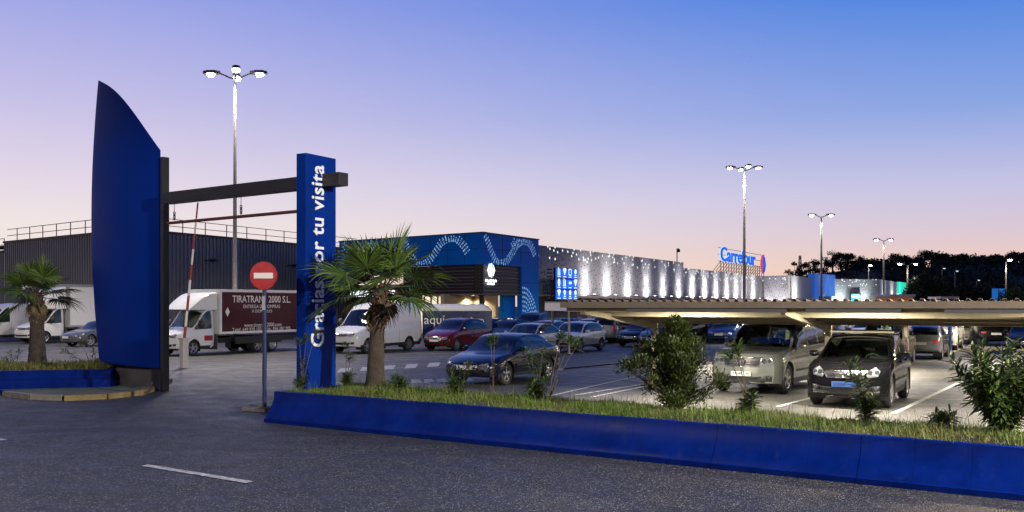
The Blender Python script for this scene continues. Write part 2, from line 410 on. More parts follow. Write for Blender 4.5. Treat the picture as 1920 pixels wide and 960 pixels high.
# left planter: two-step blue wall
L0 = G(206, 733); L1 = G(-60, 738); ld = (L1-L0).normalized(); ln = Vector((ld.y, -ld.x, 0)); LL = 16.
if ln.y < 0: ln = -ln
planter2 = thing('planter_barrier', 'low stepped blue planter wall at the left, in front of the palm', 'planter', L0)
g = MB()
g.box(L0+ld*LL/2+ln*.12+UP*.165, (LL, .24, .33), ld, ln, UP)
g.box(L0+ld*LL/2+ln*.22+UP*.45, (LL-.02, .16, .24), ld, ln, UP)
g.box(L0+ln*1.7+ld*.08+UP*.28, (.16, 2.9, .56), ld, ln, UP)
wpart('wall', g, M_blue, planter2)
g = MB(); vs = []
for i in range(31):
    for k in range(7):
        w = .3+2.9*k/6; vs.append(L0+ld*(.16+(LL-.16)*i/30)+ln*w+UP*(.50+.07*math.sin(k/6*math.pi)+.02*math.sin(i*1.3+k)))
g.add(vs, [(i*7+k, (i+1)*7+k, (i+1)*7+k+1, i*7+k+1) for i in range(30) for k in range(6)])
struct('planter_soil', g, M_soil, True)
g = MB(); g.box(L0+ld*LL/2+ln*3.26+UP*.25, (LL, .12, .5), ld, ln, UP); wpart('back_kerb', g, M_conc, planter2)
# kerb in front of it with faded yellow paint, curving to the gate
def kerb(pts, name, m, w=.16, h=.13):
    g = MB()
    for a, b in zip(pts[:-1], pts[1:]):
        d_ = (b-a).normalized(); nn = Vector((-d_.y, d_.x, 0))
        g.box((a+b)/2+UP*h/2, ((b-a).length-.01, w, h), d_, nn, UP)
    return struct(name, g, m)
kerb([G(10, 743), G(60, 749), G(120, 751)], 'kerb', M_conc)
kerb([G(120, 751.5), G(200, 748), G(265, 741), G(300, 728), G(318, 718)], 'kerb', M_yel)
g = MB(); g.add([G(10, 742)+UP*.11, G(60, 748)+UP*.11, G(120, 750)+UP*.11, G(200, 747)+UP*.11, G(265, 740)+UP*.11, G(300, 727)+UP*.11, G(316, 716)+UP*.11, L0+ln*.0+UP*.11, G(0, 738)+UP*.11], [tuple(range(9))])
struct('kerb_top', g, MATS['mossy_concrete'])

# =================================================================== SHOPPING BUILDING
M_fac = mat('blue_facade_panel', (.003, .23, .85), .45, var=.10, scale=.6, spec=.06)
M_facd = mat('blue_facade_panel_side', (.010, .085, .42), .32)
M_beige = mat('beige_render', (.50, .40, .27), .8, var=.06, scale=1)
M_slat = mat('black_slat', (.02, .017, .017), .45)
M_slatl = mat('brown_slat_edge', (.16, .11, .10), .5)
M_garland = emis('backlit_pebble', (.36, .66, .88), .48)
M_signw = emis('lit_white_sign', (.85, .97, 1.0), 1.6)
M_grey = mat('grey_render', (.20, .185, .17), .8, var=.1, scale=1)
M_white = mat('white_panel', (.70, .70, .70), .5)

E = Vector(((905-CX)/F*66.9, 66.9, 0)); TOPZ = zat(436, 66.9)
dR = Vector((990, 1750, 0)).normalized(); dL = Vector((-2160, 1750, 0)).normalized()
nR = Vector((dR.y, -dR.x, 0)); nL = Vector((-dL.y, dL.x, 0))        # outward normals (towards the car park)
if nL.y > 0: nL = -nL
sR = on_line(1010, E, dR); sL = on_line(636, E, dL)
mall = thing('shopping_centre', 'long shopping centre with blue corner block, black slatted canopy and lit perforated white cladding', 'building', E)
zb = zat(495, 66.9)                                       # underside of the blue band
zk = zat(551, 66.9)                                       # underside of the black slats
g = MB(); dep = 14.
g.box(E+dR*sR/2+dL*0-nR*0+UP*(zb+TOPZ)/2-nR*.2, (sR, .4, TOPZ-zb), dR, nR, UP)
g.box(E+dL*(sL/2)+UP*(zb+TOPZ)/2-nL*.2+dL*.2, (sL-.4, .4, TOPZ-zb), dL, nL, UP)
# roof slab
g.box(E+dR*sR/2+dL*sL/2+UP*(TOPZ-.25), (sR-.6, sL-.6, .2), dR, dL, UP)
# blue right leg of the corner block down to the ground
s1 = on_line(978, E, dR); s1b = on_line(957, E, dR)
g.box(E+dR*(s1+sR)/2+UP*zb/2-nR*.2, (sR-s1, .4, zb), dR, nR, UP)
g.box(E+dR*(s1b+s1)/2+UP*zk/2-nR*.75, (s1-s1b-.01, .4, zk), dR, nR, UP)
wpart('blue_cladding', g, M_fac, mall)
# panel joints
g = MB()
for s_ in (0.33, .66):
    g.box(E+dR*sR*s_+UP*(zb+TOPZ)/2+nR*.003, (.03, .01, TOPZ-zb-.1), dR, nR, UP)
for s_ in [i/9 for i in range(1, 9)]:
    g.box(E+dL*sL*s_+UP*(zb+TOPZ)/2+nL*.003, (.03, .01, TOPZ-zb-.1), dL, nL, UP)
g.box(E+dR*sR/2+UP*(zb+(TOPZ-zb)*.5)+nR*.003, (sR-.1, .01, .03), dR, nR, UP)
g.box(E+dL*sL/2+UP*(zb+(TOPZ-zb)*.5)+nL*.003, (sL-.1, .01, .03), dL, nL, UP)
for z_ in (zb-1.2, 1.6): g.box(E+dR*(s1+sR)/2+UP*z_+nR*.003, (sR-s1-.05, .01, .03), dR, nR, UP)
wpart('panel_joint', g, M_joint, mall)
g = MB()
g.box(E+dR*sR/2+UP*(TOPZ+.03)-nR*.17, (sR+.1, .5, .06), dR, nR, UP); g.box(E+dL*sL/2+UP*(TOPZ+.035)-nL*.17, (sL+.1, .5, .06), dL, nL, UP)
wpart('parapet_cap', g, mat('bluegrey_cap', (.10, .10, .16), .5), mall)
# black slats
g = MB(); h = MB(); nsl = 9; hz = (zb-zk)/nsl; sKR = s1; sKL = on_line(760, E, dL)
g.box(E+dR*sKR/2-nR*.5+UP*(zb+zk)/2, (sKR, .3, zb-zk-.02), dR, nR, UP); g.box(E+dL*sKL/2+dL*.6-nL*.5+UP*(zb+zk)/2, (sKL, .3, zb-zk-.02), dL, nL, UP)
for i in range(nsl):
    z_ = zb-hz*(i+.5); w_ = .09 if i % 2 else .05
    g.box(E+dR*sKR/2-nR*.26+UP*z_, (sKR-.02, .18, hz*.72), dR, nR, UP); g.box(E+dL*(sKL/2+.2)-nL*.26+UP*z_, (sKL, .18, hz*.72), dL, nL, UP)
    h.box(E+dR*sKR/2-nR*.22+UP*(z_-hz*.42), (sKR-.04, .2, w_), dR, nR, UP); h.box(E+dL*(sKL/2+.25)-nL*.22+UP*(z_-hz*.42), (sKL, .2, w_), dL, nL, UP)
g.box(E-nR*.1-nL*.1+UP*(zb+zk)/2, (.16, .16, zb-zk), dR, nR, UP)
wpart('slat_screen', g, M_slat, mall); wpart('slat_edge', h, M_slatl, mall)
# entrance under the canopy
sB = on_line(850, E, dL)
g = MB()
g.box(E+dR*s1b/2+dL*.3-nR*2.2+UP*zk/2, (s1b+3, .3, zk-.02), dR, nR, UP)
g.box(E+dL*(sB/2+1)-nL*2.2+UP*zk/2, (sB+1, .3, zk-.02), dL, nL, UP)
wpart('beige_wall', g, M_beige, mall)
g = MB(); g.box(E-nR*.35-nL*.35+UP*zk/2, (.28, .28, zk), dR, nR, UP); wpart('canopy_column', g, M_dark, mall); g = MB(); g.box(E+dL*(sKL)-nL*.35+UP*zk/2, (.28, .28, zk), dL, nL, UP)
wpart('canopy_column', g, M_dark, mall)
g = MB(); g.box(E+dR*3+dL*8-nR*1+UP*(zk-.04), (8, 18, .06), dR, dL, UP); wpart('canopy_soffit', g, M_grey, mall)
for a_, b_ in ((E+dR*1.5-nR*1.2+dL*.6, 700), (E+dR*4.6-nR*1.2, 700), (E+dL*3-nL*1.1, 600), (E+dL*7-nL*1.1, 600)):      # round downlights in the canopy
    g = MB(); g.disc(a_+UP*(zk-.09), -UP, .14, 16); wpart('downlight', g, emis('warm_downlight', (1, .82, .55), 14.), mall)
    l = bpy.data.objects.new('downlight_beam', bpy.data.lights.new('downlight_beam', 'SPOT')); COL.objects.link(l); l.location = a_+UP*(zk-.12); l.data.energy = b_*.8; l.data.spot_size = R(150); l.data.spot_blend = .6; l.data.shadow_soft_size = .12; l.data.color = (1, .84, .58)
# lit glass doors
g = MB(); a_, b_ = on_line(846, E, dL)+1.2, on_line(668, E, dL)+1.0
g.box(E+dL*(a_+b_)/2-nL*3.0+UP*1.5, (b_-a_, .1, 2.9), dL, nL, UP)
wpart('lit_window', g, emis('lit_interior', (1.0, .86, .62), 1.0), mall)
g = MB()
for i in range(15):
    g.box(E+dL*(a_+(b_-a_)*i/14)-nL*2.9+UP*1.5, (.09, .1, 3.0), dL, nL, UP)
g.box(E+dL*(a_+b_)/2-nL*2.9+UP*2.1, (b_-a_, .1, .12), dL, nL, UP)
wpart('window_frame', g, M_dark, mall)
g = MB(); g.box(E+dL*(b_+1.6)-nL*2.6+UP*1.5, (3.0, .3, 3.), dL, nL, UP); wpart('timber_wall', g, mat('timber_slats', (.38, .25, .12), .6, var=.2, scale=2), mall)
# 'Bienvenidos' lit lettering hung under the canopy edge
zt = zat(561, 72.)
tl = on_line(649, E, dL)
g = MB(); g.box(E+dL*(tl-3)-nL*.62+UP*(zt+.55), (10., .1, 1.25), dL, nL, UP); wpart('sign_band', g, M_slat, mall)
wtext(mall, 'Bienvenidos', E+dL*tl-nL*.5+UP*(zt+.22), -dL, UP, width=5.2, height=.74, m=M_signw, depth=.05, bold=.01)
# corner emblem and two short lit lines
k = MB(); c_ = E+dR*on_line(920, E, dR)+nR*.02+UP*zat(507, 68)
def emblem(k1, k2, C, X, Y, Z, s, th=.05):
    k1.prism([(-.50*s, 0), (-.26*s, .42*s), (-.16*s, .46*s), (-.22*s, .2*s), (-.24*s, 0), (-.22*s, -.2*s), (-.16*s, -.46*s), (-.26*s, -.42*s)], C, X, Y, Z, th)
    for sy in (1, -1):
        k2.prism([(-.13*s, 0), (-.10*s, .25*s*sy), (.02*s, .50*s*sy), (.12*s, .46*s*sy), (.06*s, .36*s*sy), (.04*s, .16*s*sy), (.10*s, .09*s*sy), (.16*s, 0)][::sy], C, X, Y, Z, th)
        k2.prism([(.5*s, 0), (.16*s, 0), (.10*s, .09*s*sy), (.22*s, .16*s*sy), (.24*s, .40*s*sy), (.30*s, .34*s*sy)][::-sy], C, X, Y, Z, th)
emblem(k, k, c_, dR, UP, nR, 1.05)
wpart('emblem', k, M_signw, mall)
k = MB(); rr = random.Random(3)
for row, (ww, zz) in enumerate(((1.55, 527.), (1.0, 532.5))):
    x_ = -ww/2
    while x_ < ww/2:
        w_ = rr.uniform(.06, .1); hh = rr.choice([.15, .15, .2]); k.box(c_+dR*x_+UP*(zat(zz, 68)-c_.z+hh/2-.07)+nR*.03, (w_, .04, hh), dR, nR, UP); x_ += w_+.03
wpart('small_lettering', k, M_signw, mall)
# pebble garlands
def garland(g, O, X, N, L, z0, z1, pts, wid, rr, th=.02):
    for row in range(len(wid)):
        off = wid[row]
        t = 0.
        P = [Vector((p[0]*L, z0+(z1-z0)*p[1])) for p in pts]
        ln_ = [0.]
        fine = []
        for i in range(len(P)-1):
            for k_ in range(24):
                u = k_/24; p0 = P[max(0, i-1)]; p1 = P[i]; p2 = P[i+1]; p3 = P[min(len(P)-1, i+2)]
                fine.append(.5*((2*p1)+(p2-p0)*u+(2*p0-5*p1+4*p2-p3)*u*u+(-p0+3*p1-3*p2+p3)*u**3))
        d_ = 0.
        for i in range(1, len(fine)-1):
            seg = (fine[i]-fine[i-1]); d_ += seg.length
            if d_ > .235:
                d_ = 0.; tn = (fine[i+1]-fine[i-1]).normalized(); nm = Vector((-tn.y, tn.x)); c = fine[i]+nm*(off+rr.uniform(-.03, .03))
                if not (z0+.08 < c.y < z1-.08 and .08 < c.x < L-.08): continue
                s_ = rr.uniform(.04, .07); n_ = 6; pa = rr.uniform(0, 3); el_ = rr.uniform(.9, 1.5)
                poly = [(math.cos(pa+2*math.pi*q_/n_)*s_, math.sin(pa+2*math.pi*q_/n_)*s_*el_) for q_ in range(n_)]
                g.add([O+X*(c.x+p[0])+UP*(c.y+p[1])+N*th for p in poly], [tuple(range(n_))])
g = MB(); rr = random.Random(5)
ribbon = [(.03, 1.02), (.10, .62), (.22, .12), (.36, .08), (.50, .45), (.60, .78), (.74, .90), (.86, .72), (.93, .35)]
garland(g, E, dR, nR, sR, zb, TOPZ, ribbon, (-.24, -.08, .08, .24), rr)
garland(g, E, dR, nR, sR, zb, TOPZ, [(.48, .6), (.55, .85), (.64, 1.0)], (-.2, 0, .2), rr)
xa = on_line(885, E, dL); xb = on_line(752, E, dL); Lg = xb-xa
garland(g, E+dL*xb, -dL, nL, Lg, zb, TOPZ, [(.03, 1.02), (.10, .62), (.22, .12), (.36, .08), (.50, .45), (.60, .78), (.74, .90), (.86, .72), (.95, .35)], (-.24, -.08, .08, .24), rr)
xc = on_line(640, E, dL)
garland(g, E+dL*xc, -dL, nL, Lg*.62, zb, TOPZ, ribbon, (-.25, 0, .2), rr)
for row in range(9):                                      # fish-scale fan on the blue leg
    rad = .35+row*.26
    for q_ in range(int(rad*6)):
        an = R(8)+R(84)*q_/max(1, int(rad*6)-1)
        c = Vector((s1+.25+math.cos(an)*rad*.95, .35+math.sin(an)*rad*1.35))
        if c.x < sR-.2:
            s_ = .075; g.add([E+dR*(c.x+s_*math.cos(t_*1.0472))+UP*(c.y+s_*1.3*math.sin(t_*1.0472))+nR*.02 for t_ in range(6)], [tuple(range(6))])
wpart('pebble_pattern', g, M_garland, mall)

# perforated cladding (procedural diamonds)
def perforated(name, Z0, Z1, lit=0.):
    m = bpy.data.materials.new(name); m.use_nodes = True; t = m.node_tree; b = t.nodes['Principled BSDF']
    uv = nd(t, 'ShaderNodeUVMap'); uv.uv_map = 'UVMap'
    def math_(op, a, bb=None, c=None):
        n = nd(t, 'ShaderNodeMath', operation=op)
        for i, v in enumerate((a, bb, c)):
            if v is None: continue
            if isinstance(v, (int, float)): n.inputs[i].default_value = v
            else: t.links.new(v, n.inputs[i])
        return n.outputs[0]
    s = nd(t, 'ShaderNodeSeparateXYZ'); t.links.new(uv.outputs[0], s.inputs[0])
    rot_x = math_('MULTIPLY', math_('ADD', s.outputs[0], math_('MULTIPLY', s.outputs[1], .35)), 3.0); rot_y = math_('MULTIPLY', math_('SUBTRACT', s.outputs[1], math_('MULTIPLY', s.outputs[0], .2)), 4.0)
    fx, fy = math_('FLOOR', rot_x), math_('FLOOR', rot_y)
    cx_, cy_ = math_('SUBTRACT', math_('SUBTRACT', rot_x, fx), .5), math_('SUBTRACT', math_('SUBTRACT', rot_y, fy), .5)
    cv = nd(t, 'ShaderNodeCombineXYZ'); t.links.new(fx, cv.inputs[0]); t.links.new(fy, cv.inputs[1])
    wn = nd(t, 'ShaderNodeTexWhiteNoise'); wn.noise_dimensions = '2D'; t.links.new(cv.outputs[0], wn.inputs['Vector'])
    dist = math_('ADD', math_('MULTIPLY', math_('ABSOLUTE', cx_), 1.3), math_('ABSOLUTE', cy_))
    size = math_('MULTIPLY', math_('GREATER_THAN', wn.outputs[0], .58), math_('ADD', math_('MULTIPLY', wn.outputs[0], .36), .04))
    hole = math_('LESS_THAN', dist, size)
    mx_ = nd(t, 'ShaderNodeMix', data_type='RGBA'); t.links.new(hole, mx_.inputs[0]); mx_.inputs[6].default_value = (.41, .41, .45, 1); mx_.inputs[7].default_value = (.015, .013, .03, 1)
    t.links.new(mx_.outputs[2], b.inputs['Base Color']); b.inputs['Roughness'].default_value = .85; b.inputs['Specular IOR Level'].default_value = .1
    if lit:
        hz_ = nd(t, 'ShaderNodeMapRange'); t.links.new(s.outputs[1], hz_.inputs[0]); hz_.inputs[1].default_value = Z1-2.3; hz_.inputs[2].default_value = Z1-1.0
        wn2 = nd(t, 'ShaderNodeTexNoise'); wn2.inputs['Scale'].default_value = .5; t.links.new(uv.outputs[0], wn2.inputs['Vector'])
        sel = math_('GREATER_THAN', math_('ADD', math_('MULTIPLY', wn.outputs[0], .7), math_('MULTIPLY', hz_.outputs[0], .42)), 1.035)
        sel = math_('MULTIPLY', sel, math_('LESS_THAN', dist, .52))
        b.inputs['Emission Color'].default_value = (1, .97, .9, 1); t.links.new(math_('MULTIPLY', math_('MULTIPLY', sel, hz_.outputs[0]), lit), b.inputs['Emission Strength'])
    return m
def clad(parent, name, P, d, s0, s1_, z0, z1, m, th=.25):
    n_ = Vector((d.y, -d.x, 0))
    if n_.dot(Vector((0, -1, 0))) < 0 and abs(n_.y) > .2: n_ = -n_
    a, b = P+d*s0, P+d*s1_
    vs = [a+UP*z0, b+UP*z0, b+UP*z1, a+UP*z1]; vs += [v-n_*th for v in vs]
    g = MB(); g.add(vs, [(0,1,2,3), (5,4,7,6), (3,2,6,7), (0,4,5,1), (1,5,6,2), (0,3,7,4)])
    o = wpart(name, g, m, parent)
    uvl = o.data.uv_layers.new(name='UVMap')
    uvm = [(s0, z0), (s1_, z0), (s1_, z1), (s0, z1)]*2
    for lp in o.data.loops: uvl.data[lp.index].uv = uvm[lp.vertex_index]
    return o
PZ1 = zat(457.5, (E+dR*sR).y); PZ0 = zat(553, (E+dR*sR).y)
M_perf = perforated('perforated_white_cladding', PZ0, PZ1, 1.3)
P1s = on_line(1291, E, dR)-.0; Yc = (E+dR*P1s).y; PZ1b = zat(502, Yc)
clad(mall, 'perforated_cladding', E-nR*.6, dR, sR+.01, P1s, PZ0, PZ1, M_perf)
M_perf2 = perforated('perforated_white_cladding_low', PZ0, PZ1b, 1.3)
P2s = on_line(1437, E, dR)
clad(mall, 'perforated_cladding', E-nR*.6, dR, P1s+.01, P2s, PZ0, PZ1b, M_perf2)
# low part under the cladding: grey wall, dark bays with posts and ledge
g = MB(); g.box(E+dR*(sR+P2s)/2-nR*1.2+UP*PZ0/2, (P2s-sR, .3, PZ0), dR, nR, UP); wpart('base_wall', g, M_grey, mall)
g = MB(); h = MB(); k = MB()
s_ = sR+.3
while s_ < P2s-1:
    g = MB(); h = MB(); g.box(E+dR*s_-nR*.7+UP*PZ0/2, (.22, .3, PZ0-.25), dR, nR, UP); h.box(E+dR*(s_+1.9)-nR*1.04+UP*1.6, (2.9, .06, 1.9), dR, nR, UP); s_ += 3.9; wpart('bay_post', g, M_grey, mall); wpart('dark_bay', h, M_slat, mall)
k.box(E+dR*(sR+P2s)/2-nR*.45+UP*(PZ0-.12), (P2s-sR-.05, .55, .16), dR, nR, UP)
wpart('light_ledge', k, M_grey, mall)
# roof planes
g = MB(); g.box(E+dR*(sR+P1s)/2+dL*12+UP*(PZ1-.5), (P1s-sR-1, 22, .2), dR, dL, UP); g.box(E+dR*(P1s+P2s)/2+dL*12+UP*(PZ1b-.5), (P2s-P1s-1, 22, .2), dR, dL, UP)
wpart('roof', g, M_grey, mall)
# end wall of the higher section
n2 = E+dR*P1s-nR*.85
g = MB(); g.box(n2+dL*8+UP*(PZ1b+PZ1)/2, (.3, 16, PZ1-PZ1b), dR, dL, UP); wpart('step_wall', g, M_grey, mall)
# rear section beyond the bend
Q0 = E+dR*P2s-nR*.6
def pt(x, ytop, z): D = (z-CAM_H)*F/(HY-ytop); return Vector(((x-CX)/F*D, D, 0))
Q1 = pt(1481, 516, PZ1b); Q2 = pt(1522, 521.5, PZ1b)
for i, (a, b) in enumerate(((Q0, Q1), (Q1, Q2))):
    d_ = (b-a).normalized(); clad(mall, 'perforated_cladding', a, d_, 0, (b-a).length, 0, PZ1b, M_perf2 if i == 0 else M_white)
# second blue portal and the last white block
T0 = pt(1521, 512.5, 7.9); T1 = pt(1560, 516, 7.9); d_ = (T1-T0).normalized(); Lp = (T1-T0).length; n_ = Vector((d_.y, -d_.x, 0)); pz = 7.9
g = MB(); g.box(T0+d_*Lp*.1+UP*pz/2, (Lp*.2, 1.2, pz), d_, n_, UP); g.box(T0+d_*Lp*.6+UP*(pz+3.9)/2, (Lp*.8, 1.15, pz-3.9), d_, n_, UP)
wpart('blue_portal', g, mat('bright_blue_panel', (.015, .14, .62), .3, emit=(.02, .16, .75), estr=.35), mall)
g = MB(); rr = random.Random(8)
garland(g, T0+n_*.6, d_, n_, Lp, 3.2, pz, [(.2, .95), (.35, .2), (.5, .25), (.62, .9), (.7, .6), (.85, .1), (1., .9)], (-.2, 0, .2), rr)
wpart('pebble_pattern', g, M_garland, mall)
g = MB()
for i in range(7): g.box(T0+d_*Lp*.65+UP*(3.7-i*.3)+n_*.2, (Lp*.6, .2, .2), d_, n_, UP)
wpart('slat_screen', g, M_slat, mall)
g = MB(); g.box(T0+d_*Lp*.6+UP*1.1, (Lp*.5, .2, 1.9), d_, n_, UP); g.box(T0+d_*Lp*.9+UP*3.6+n_*.5, (.9, .1, .9), d_, n_, UP); wpart('lit_window', g, M_signw, mall)
S1 = pt(1648, 523.5, 7.4); S2 = pt(1697, 531, 7.4); S0 = Vector(((1559-CX)/F*(S1.y-2), S1.y-2, 0)); d_ = (S1-S0).normalized()
clad(mall, 'perforated_cladding', S0, d_, 0, (S1-S0).length, 0, 7.4, M_perf)
d2 = (S2-S1).normalized(); clad(mall, 'white_cladding', S1, d2, 0, (S2-S1).length, 0, 7.4, M_white)
# lit poster
n_ = Vector((d_.y, -d_.x, 0)); k1 = ((1589-CX)/F*S1.y-S0.x); k2 = ((1611-CX)/F*S1.y-S0.x); zz = zat(549, S1.y)
g = MB(); g.box(S0+d_*(k1+k2)/2+n_*.15+UP*zz/2, (k2-k1, .2, zz), d_, n_, UP); wpart('poster_case', g, M_dark, mall)
g = MB(); g.box(S0+d_*(k1+k2)/2+n_*.28+UP*(zz/2), (k2-k1-.4, .05, zz-.4), d_, n_, UP); wpart('lit_poster', g, emis('poster_cyan', (.05, .42, .85), 1.1), mall)
g = MB(); g.prism([(-.6, 0), (.6, 0), (.12, zz*.7), (-.12, zz*.7)], S0+d_*(k1+k2)/2+n_*.31+UP*.3, d_, UP, n_, .02); g.box(S0+d_*(k1+k2)/2+n_*.32+UP*(zz-.7), (k2-k1-.6, .02, .6), d_, n_, UP)
wpart('poster_figure', g, emis('poster_white', (.7, .95, 1), 1.1), mall)
# green lit sign on the last wall
n_ = Vector((d2.y, -d2.x, 0)); n_ = n_ if n_.y < 0 else -n_; a_ = on_line(1682, S1, d2); b_ = on_line(1696, S1, d2)
g = MB(); g.box(S1+d2*(a_+b_)/2+n_*.2+UP*(zat(541, S2.y)), (b_-a_, .3, 2.6), d2, n_, UP); wpart('green_sign', g, emis('sign_green', (.02, .75, .5), .9), mall)
# wall uplights
UPL = []
M_lampface = emis('lamp_lens', (1., .97, .92), 12.)
def uplight(P, n, w=90, lens=True, spread=62, col=(1, .95, .93)):
    beam(P, n*.85, w*.55, 150, .8, UP*.6-n*.8, col); beam(P, n*.75, w*1.9, 64, 1., UP-n*.30, col)
def beam(P, off, w, cone, blend, dirv, col):
    l = bpy.data.objects.new('uplight_beam', bpy.data.lights.new('uplight_beam', 'SPOT')); COL.objects.link(l)
    l.location = P+off+UP*.04; l.data.energy = w; l.data.spot_size = R(cone); l.data.spot_blend = blend; l.data.shadow_soft_size = .12; l.data.color = col
    l.rotation_euler = dirv.normalized().to_track_quat('-Z', 'Y').to_euler()
for xx in [1112, 1152, 1191, 1226, 1257, 1286]+[1311, 1334, 1355, 1375, 1392, 1407, 1424]:
    s_ = on_line(xx-4, E, dR); P = E+dR*s_-nR*.6+UP*(PZ0+.15)
    uplight(P, nR, 430 if xx < 1295 else 640); g = MB(); gl = MB(); g.box(P+nR*.95-UP*.06, (.34, .2, .1), dR, nR, UP); g.box(P+nR*.8-UP*.1, (.06, 1.1, .05), dR, nR, UP); gl.box(P+nR*.95+UP*0, (.28, .14, .02), dR, nR, UP); u_ = wpart('uplight', g, M_dark, mall); wpart('lens', gl, M_lampface, u_)
for a, b, ts in ((Q0, Q1, (.25, .75)), (Q1, Q2, (.2,)), (S0, S1, (.12, .62)), (S1, S2, (.15, .45, .7))):
    d_ = (b-a).normalized(); n_ = Vector((d_.y, -d_.x, 0)); n_ = n_ if n_.y < 0 else -n_
    for t_ in ts: uplight(a+(b-a)*t_+UP*.6+n_*.4, n_, 700 if a is Q0 else 2200, spread=75, col=(1, .95, .92) if a is not S0 else (.85, 1, .95))
# rooftop lettering on a frame
M_sb = emis('lit_blue_letter', (.012, .10, .62), .9); M_edge = emis('letter_glow_edge', (.30, .55, 1.), 1.4); M_sr = emis('lit_red_letter', (.75, .03, .04), 1.0)
sg = thing('rooftop_sign', 'blue lit rooftop lettering on a steel frame with red and blue emblem', 'sign', E+dR*60)
base = E-nR*2.5
r0 = on_line(1350, base, dR); r1 = on_line(1415, base, dR); r2 = on_line(1437, base, dR); zL = zat(489, (base+dR*r0).y)
wtext(sg, 'Carrefour', base+dR*(r0+.2)+UP*zL, dR, UP, width=(r1-r0), height=1.95, m=M_sb, depth=.12, bold=.012)
wtext(sg, 'Carrefour', base+dR*(r0+.1)+UP*(zL-.06)-nR*.12, dR, UP, width=(r1-r0)*1.01, height=2.06, m=M_edge, depth=.04, bold=.042)
k1, k2 = MB(), MB(); emblem(k1, k2, base+dR*((r1+r2)/2+1.2)+UP*(zL+.35), dR, UP, nR, 3.0, .15)
wpart('red_emblem_half', k1, M_sr, sg); wpart('blue_emblem_half', k2, M_sb, sg)
g = MB(); s_ = r0+1
while s_ < r2:
    g.box(base+dR*s_-nR*.2+UP*(PZ1b-.3+zL)/2, (.07, .07, zL-PZ1b+.5), dR, nR, UP); g.tube([base+dR*(s_-.0)-nR*.2+UP*zL, base+dR*(s_-.9)-nR*1.6+UP*(PZ1b-.4)], .04, 4); s_ += 1.25
for z_ in (zL, zL+.9, zL+1.8): g.box(base+dR*(r0+r2)/2-nR*.25+UP*z_, (r2-r0, .06, .06), dR, nR, UP)
wpart('steel_frame', g, M_dark, sg)
# lit directory board fixed in front of the wall
db = thing('directory_board', 'lit blue board of twelve service icons in front of the perforated wall', 'sign', E+dR*on_line(1062, E, dR))
M_bl = emis('lit_blue_tile', (.01, .12, .85), 1.0); M_ic = emis('lit_icon', (.65, .85, 1), 1.2)
ee = E+nR*.8; u0 = on_line(1042, ee, dR); u1 = on_line(1083, ee, dR); Dm = (ee+dR*(u0+u1)/2).y; z1_ = zat(503, Dm); z0_ = zat(563, Dm)
g = MB(); g.box(ee+dR*(u0+u1)/2-nR*.12+UP*(z0_+z1_)/2, (u1-u0, .16, z1_-z0_), dR, nR, UP)
for u_ in (u0+.3, u1-.3): g.box(ee+dR*u_-nR*.25+UP*(z0_/2+1.2), (.12, .12, z0_+2.4), dR, nR, UP)
for i in range(9): g.box(ee+dR*(u0-.45)-nR*.3+UP*(z0_+.15+i*.29), (.8, .06, .12), dR, nR, UP)
wpart('board_frame', g, M_slat, db)
cw = (u1-u0)/4; chh = (z1_-z0_)/3
for r_ in range(3):
    for c in range(4):
        cc = ee+dR*(u0+cw*(c+.5))-nR*.0+UP*(z1_-chh*(r_+.5)); g = MB(); g.box(cc, (cw*.84, .08, chh*.84), dR, nR, UP); tile = wpart('lit_tile', g, M_bl, db)
        g = MB(); kk = r_*4+c; o_ = cc+nR*.045+UP*.12; s_ = .26
        if kk in (0, 5):
            for dx in (-.16, .1): g.prism([(dx-.07, -.3), (dx+.09, -.3), (dx+.05, .25), (dx-.05, .25)], o_, dR, UP, nR, .01)
            g.disc(o_+dR*-.14+UP*.3+nR*.01, nR, .07, 8)
        elif kk in (1, 7, 8):
            g.prism([(-.3, .2), (-.15, .32), (.15, .32), (.3, .2), (0, -.28)], o_, dR, UP, nR, .01)
        elif kk == 2:
            g.prism([(-.28, -.2), (-.2, -.2), (-.2, .2), (-.28, .28)], o_, dR, UP, nR, .01); g.prism([(-.28, .28), (-.2, .2), (.2, .2), (.28, .28)], o_, dR, UP, nR, .01); g.prism([(.2, .2), (.2, -.2), (.28, -.2), (.28, .28)], o_, dR, UP, nR, .01); g.prism([(-.2, -.28), (.2, -.28), (.2, -.2), (-.2, -.2)], o_, dR, UP, nR, .01)
        elif kk == 6:
            g.disc(o_+dR*-.13+nR*.01, nR, .12, 10); g.disc(o_+dR*.15+nR*.01, nR, .12, 10)
        elif kk == 4: g.prism([(.2*math.cos(q_*.6283), .33*math.sin(q_*.6283)) for q_ in range(10)], o_, dR, UP, nR, .01)
        else: g.prism([(.2*math.cos(q_*.785), .22*math.sin(q_*.785)) for q_ in range(8)], o_+UP*.08, dR, UP, nR, .01); g.box(o_-UP*.24, (.3, .02, .08), dR, nR, UP)
        g.box(cc+nR*.05-UP*chh*.32, (cw*.5, .02, .06), dR, nR, UP)
        wpart('icon', g, M_ic, tile)
# CCTV pole on the roof
s_ = on_line(1287, E, dR); P = E+dR*(s_-.3)-nR*1.0; cc = thing('camera_pole', 'thin pole with a security camera on the roof edge', 'camera', P+UP*PZ1)
g = MB(); zt_ = zat(466, P.y); g.tube([P+UP*(PZ1-.5), P+UP*zt_, P+UP*zt_+dR*.5], .06, 6); wpart('pole', g, M_dark, cc)
g = MB(); g.lathe([(-.2, .02), (-.18, .15), (0, .19), (.16, .12), (.2, .02)], P+UP*(zt_-.2)+dR*.55, UP, 12); wpart('camera_dome', g, M_dark, cc, True)

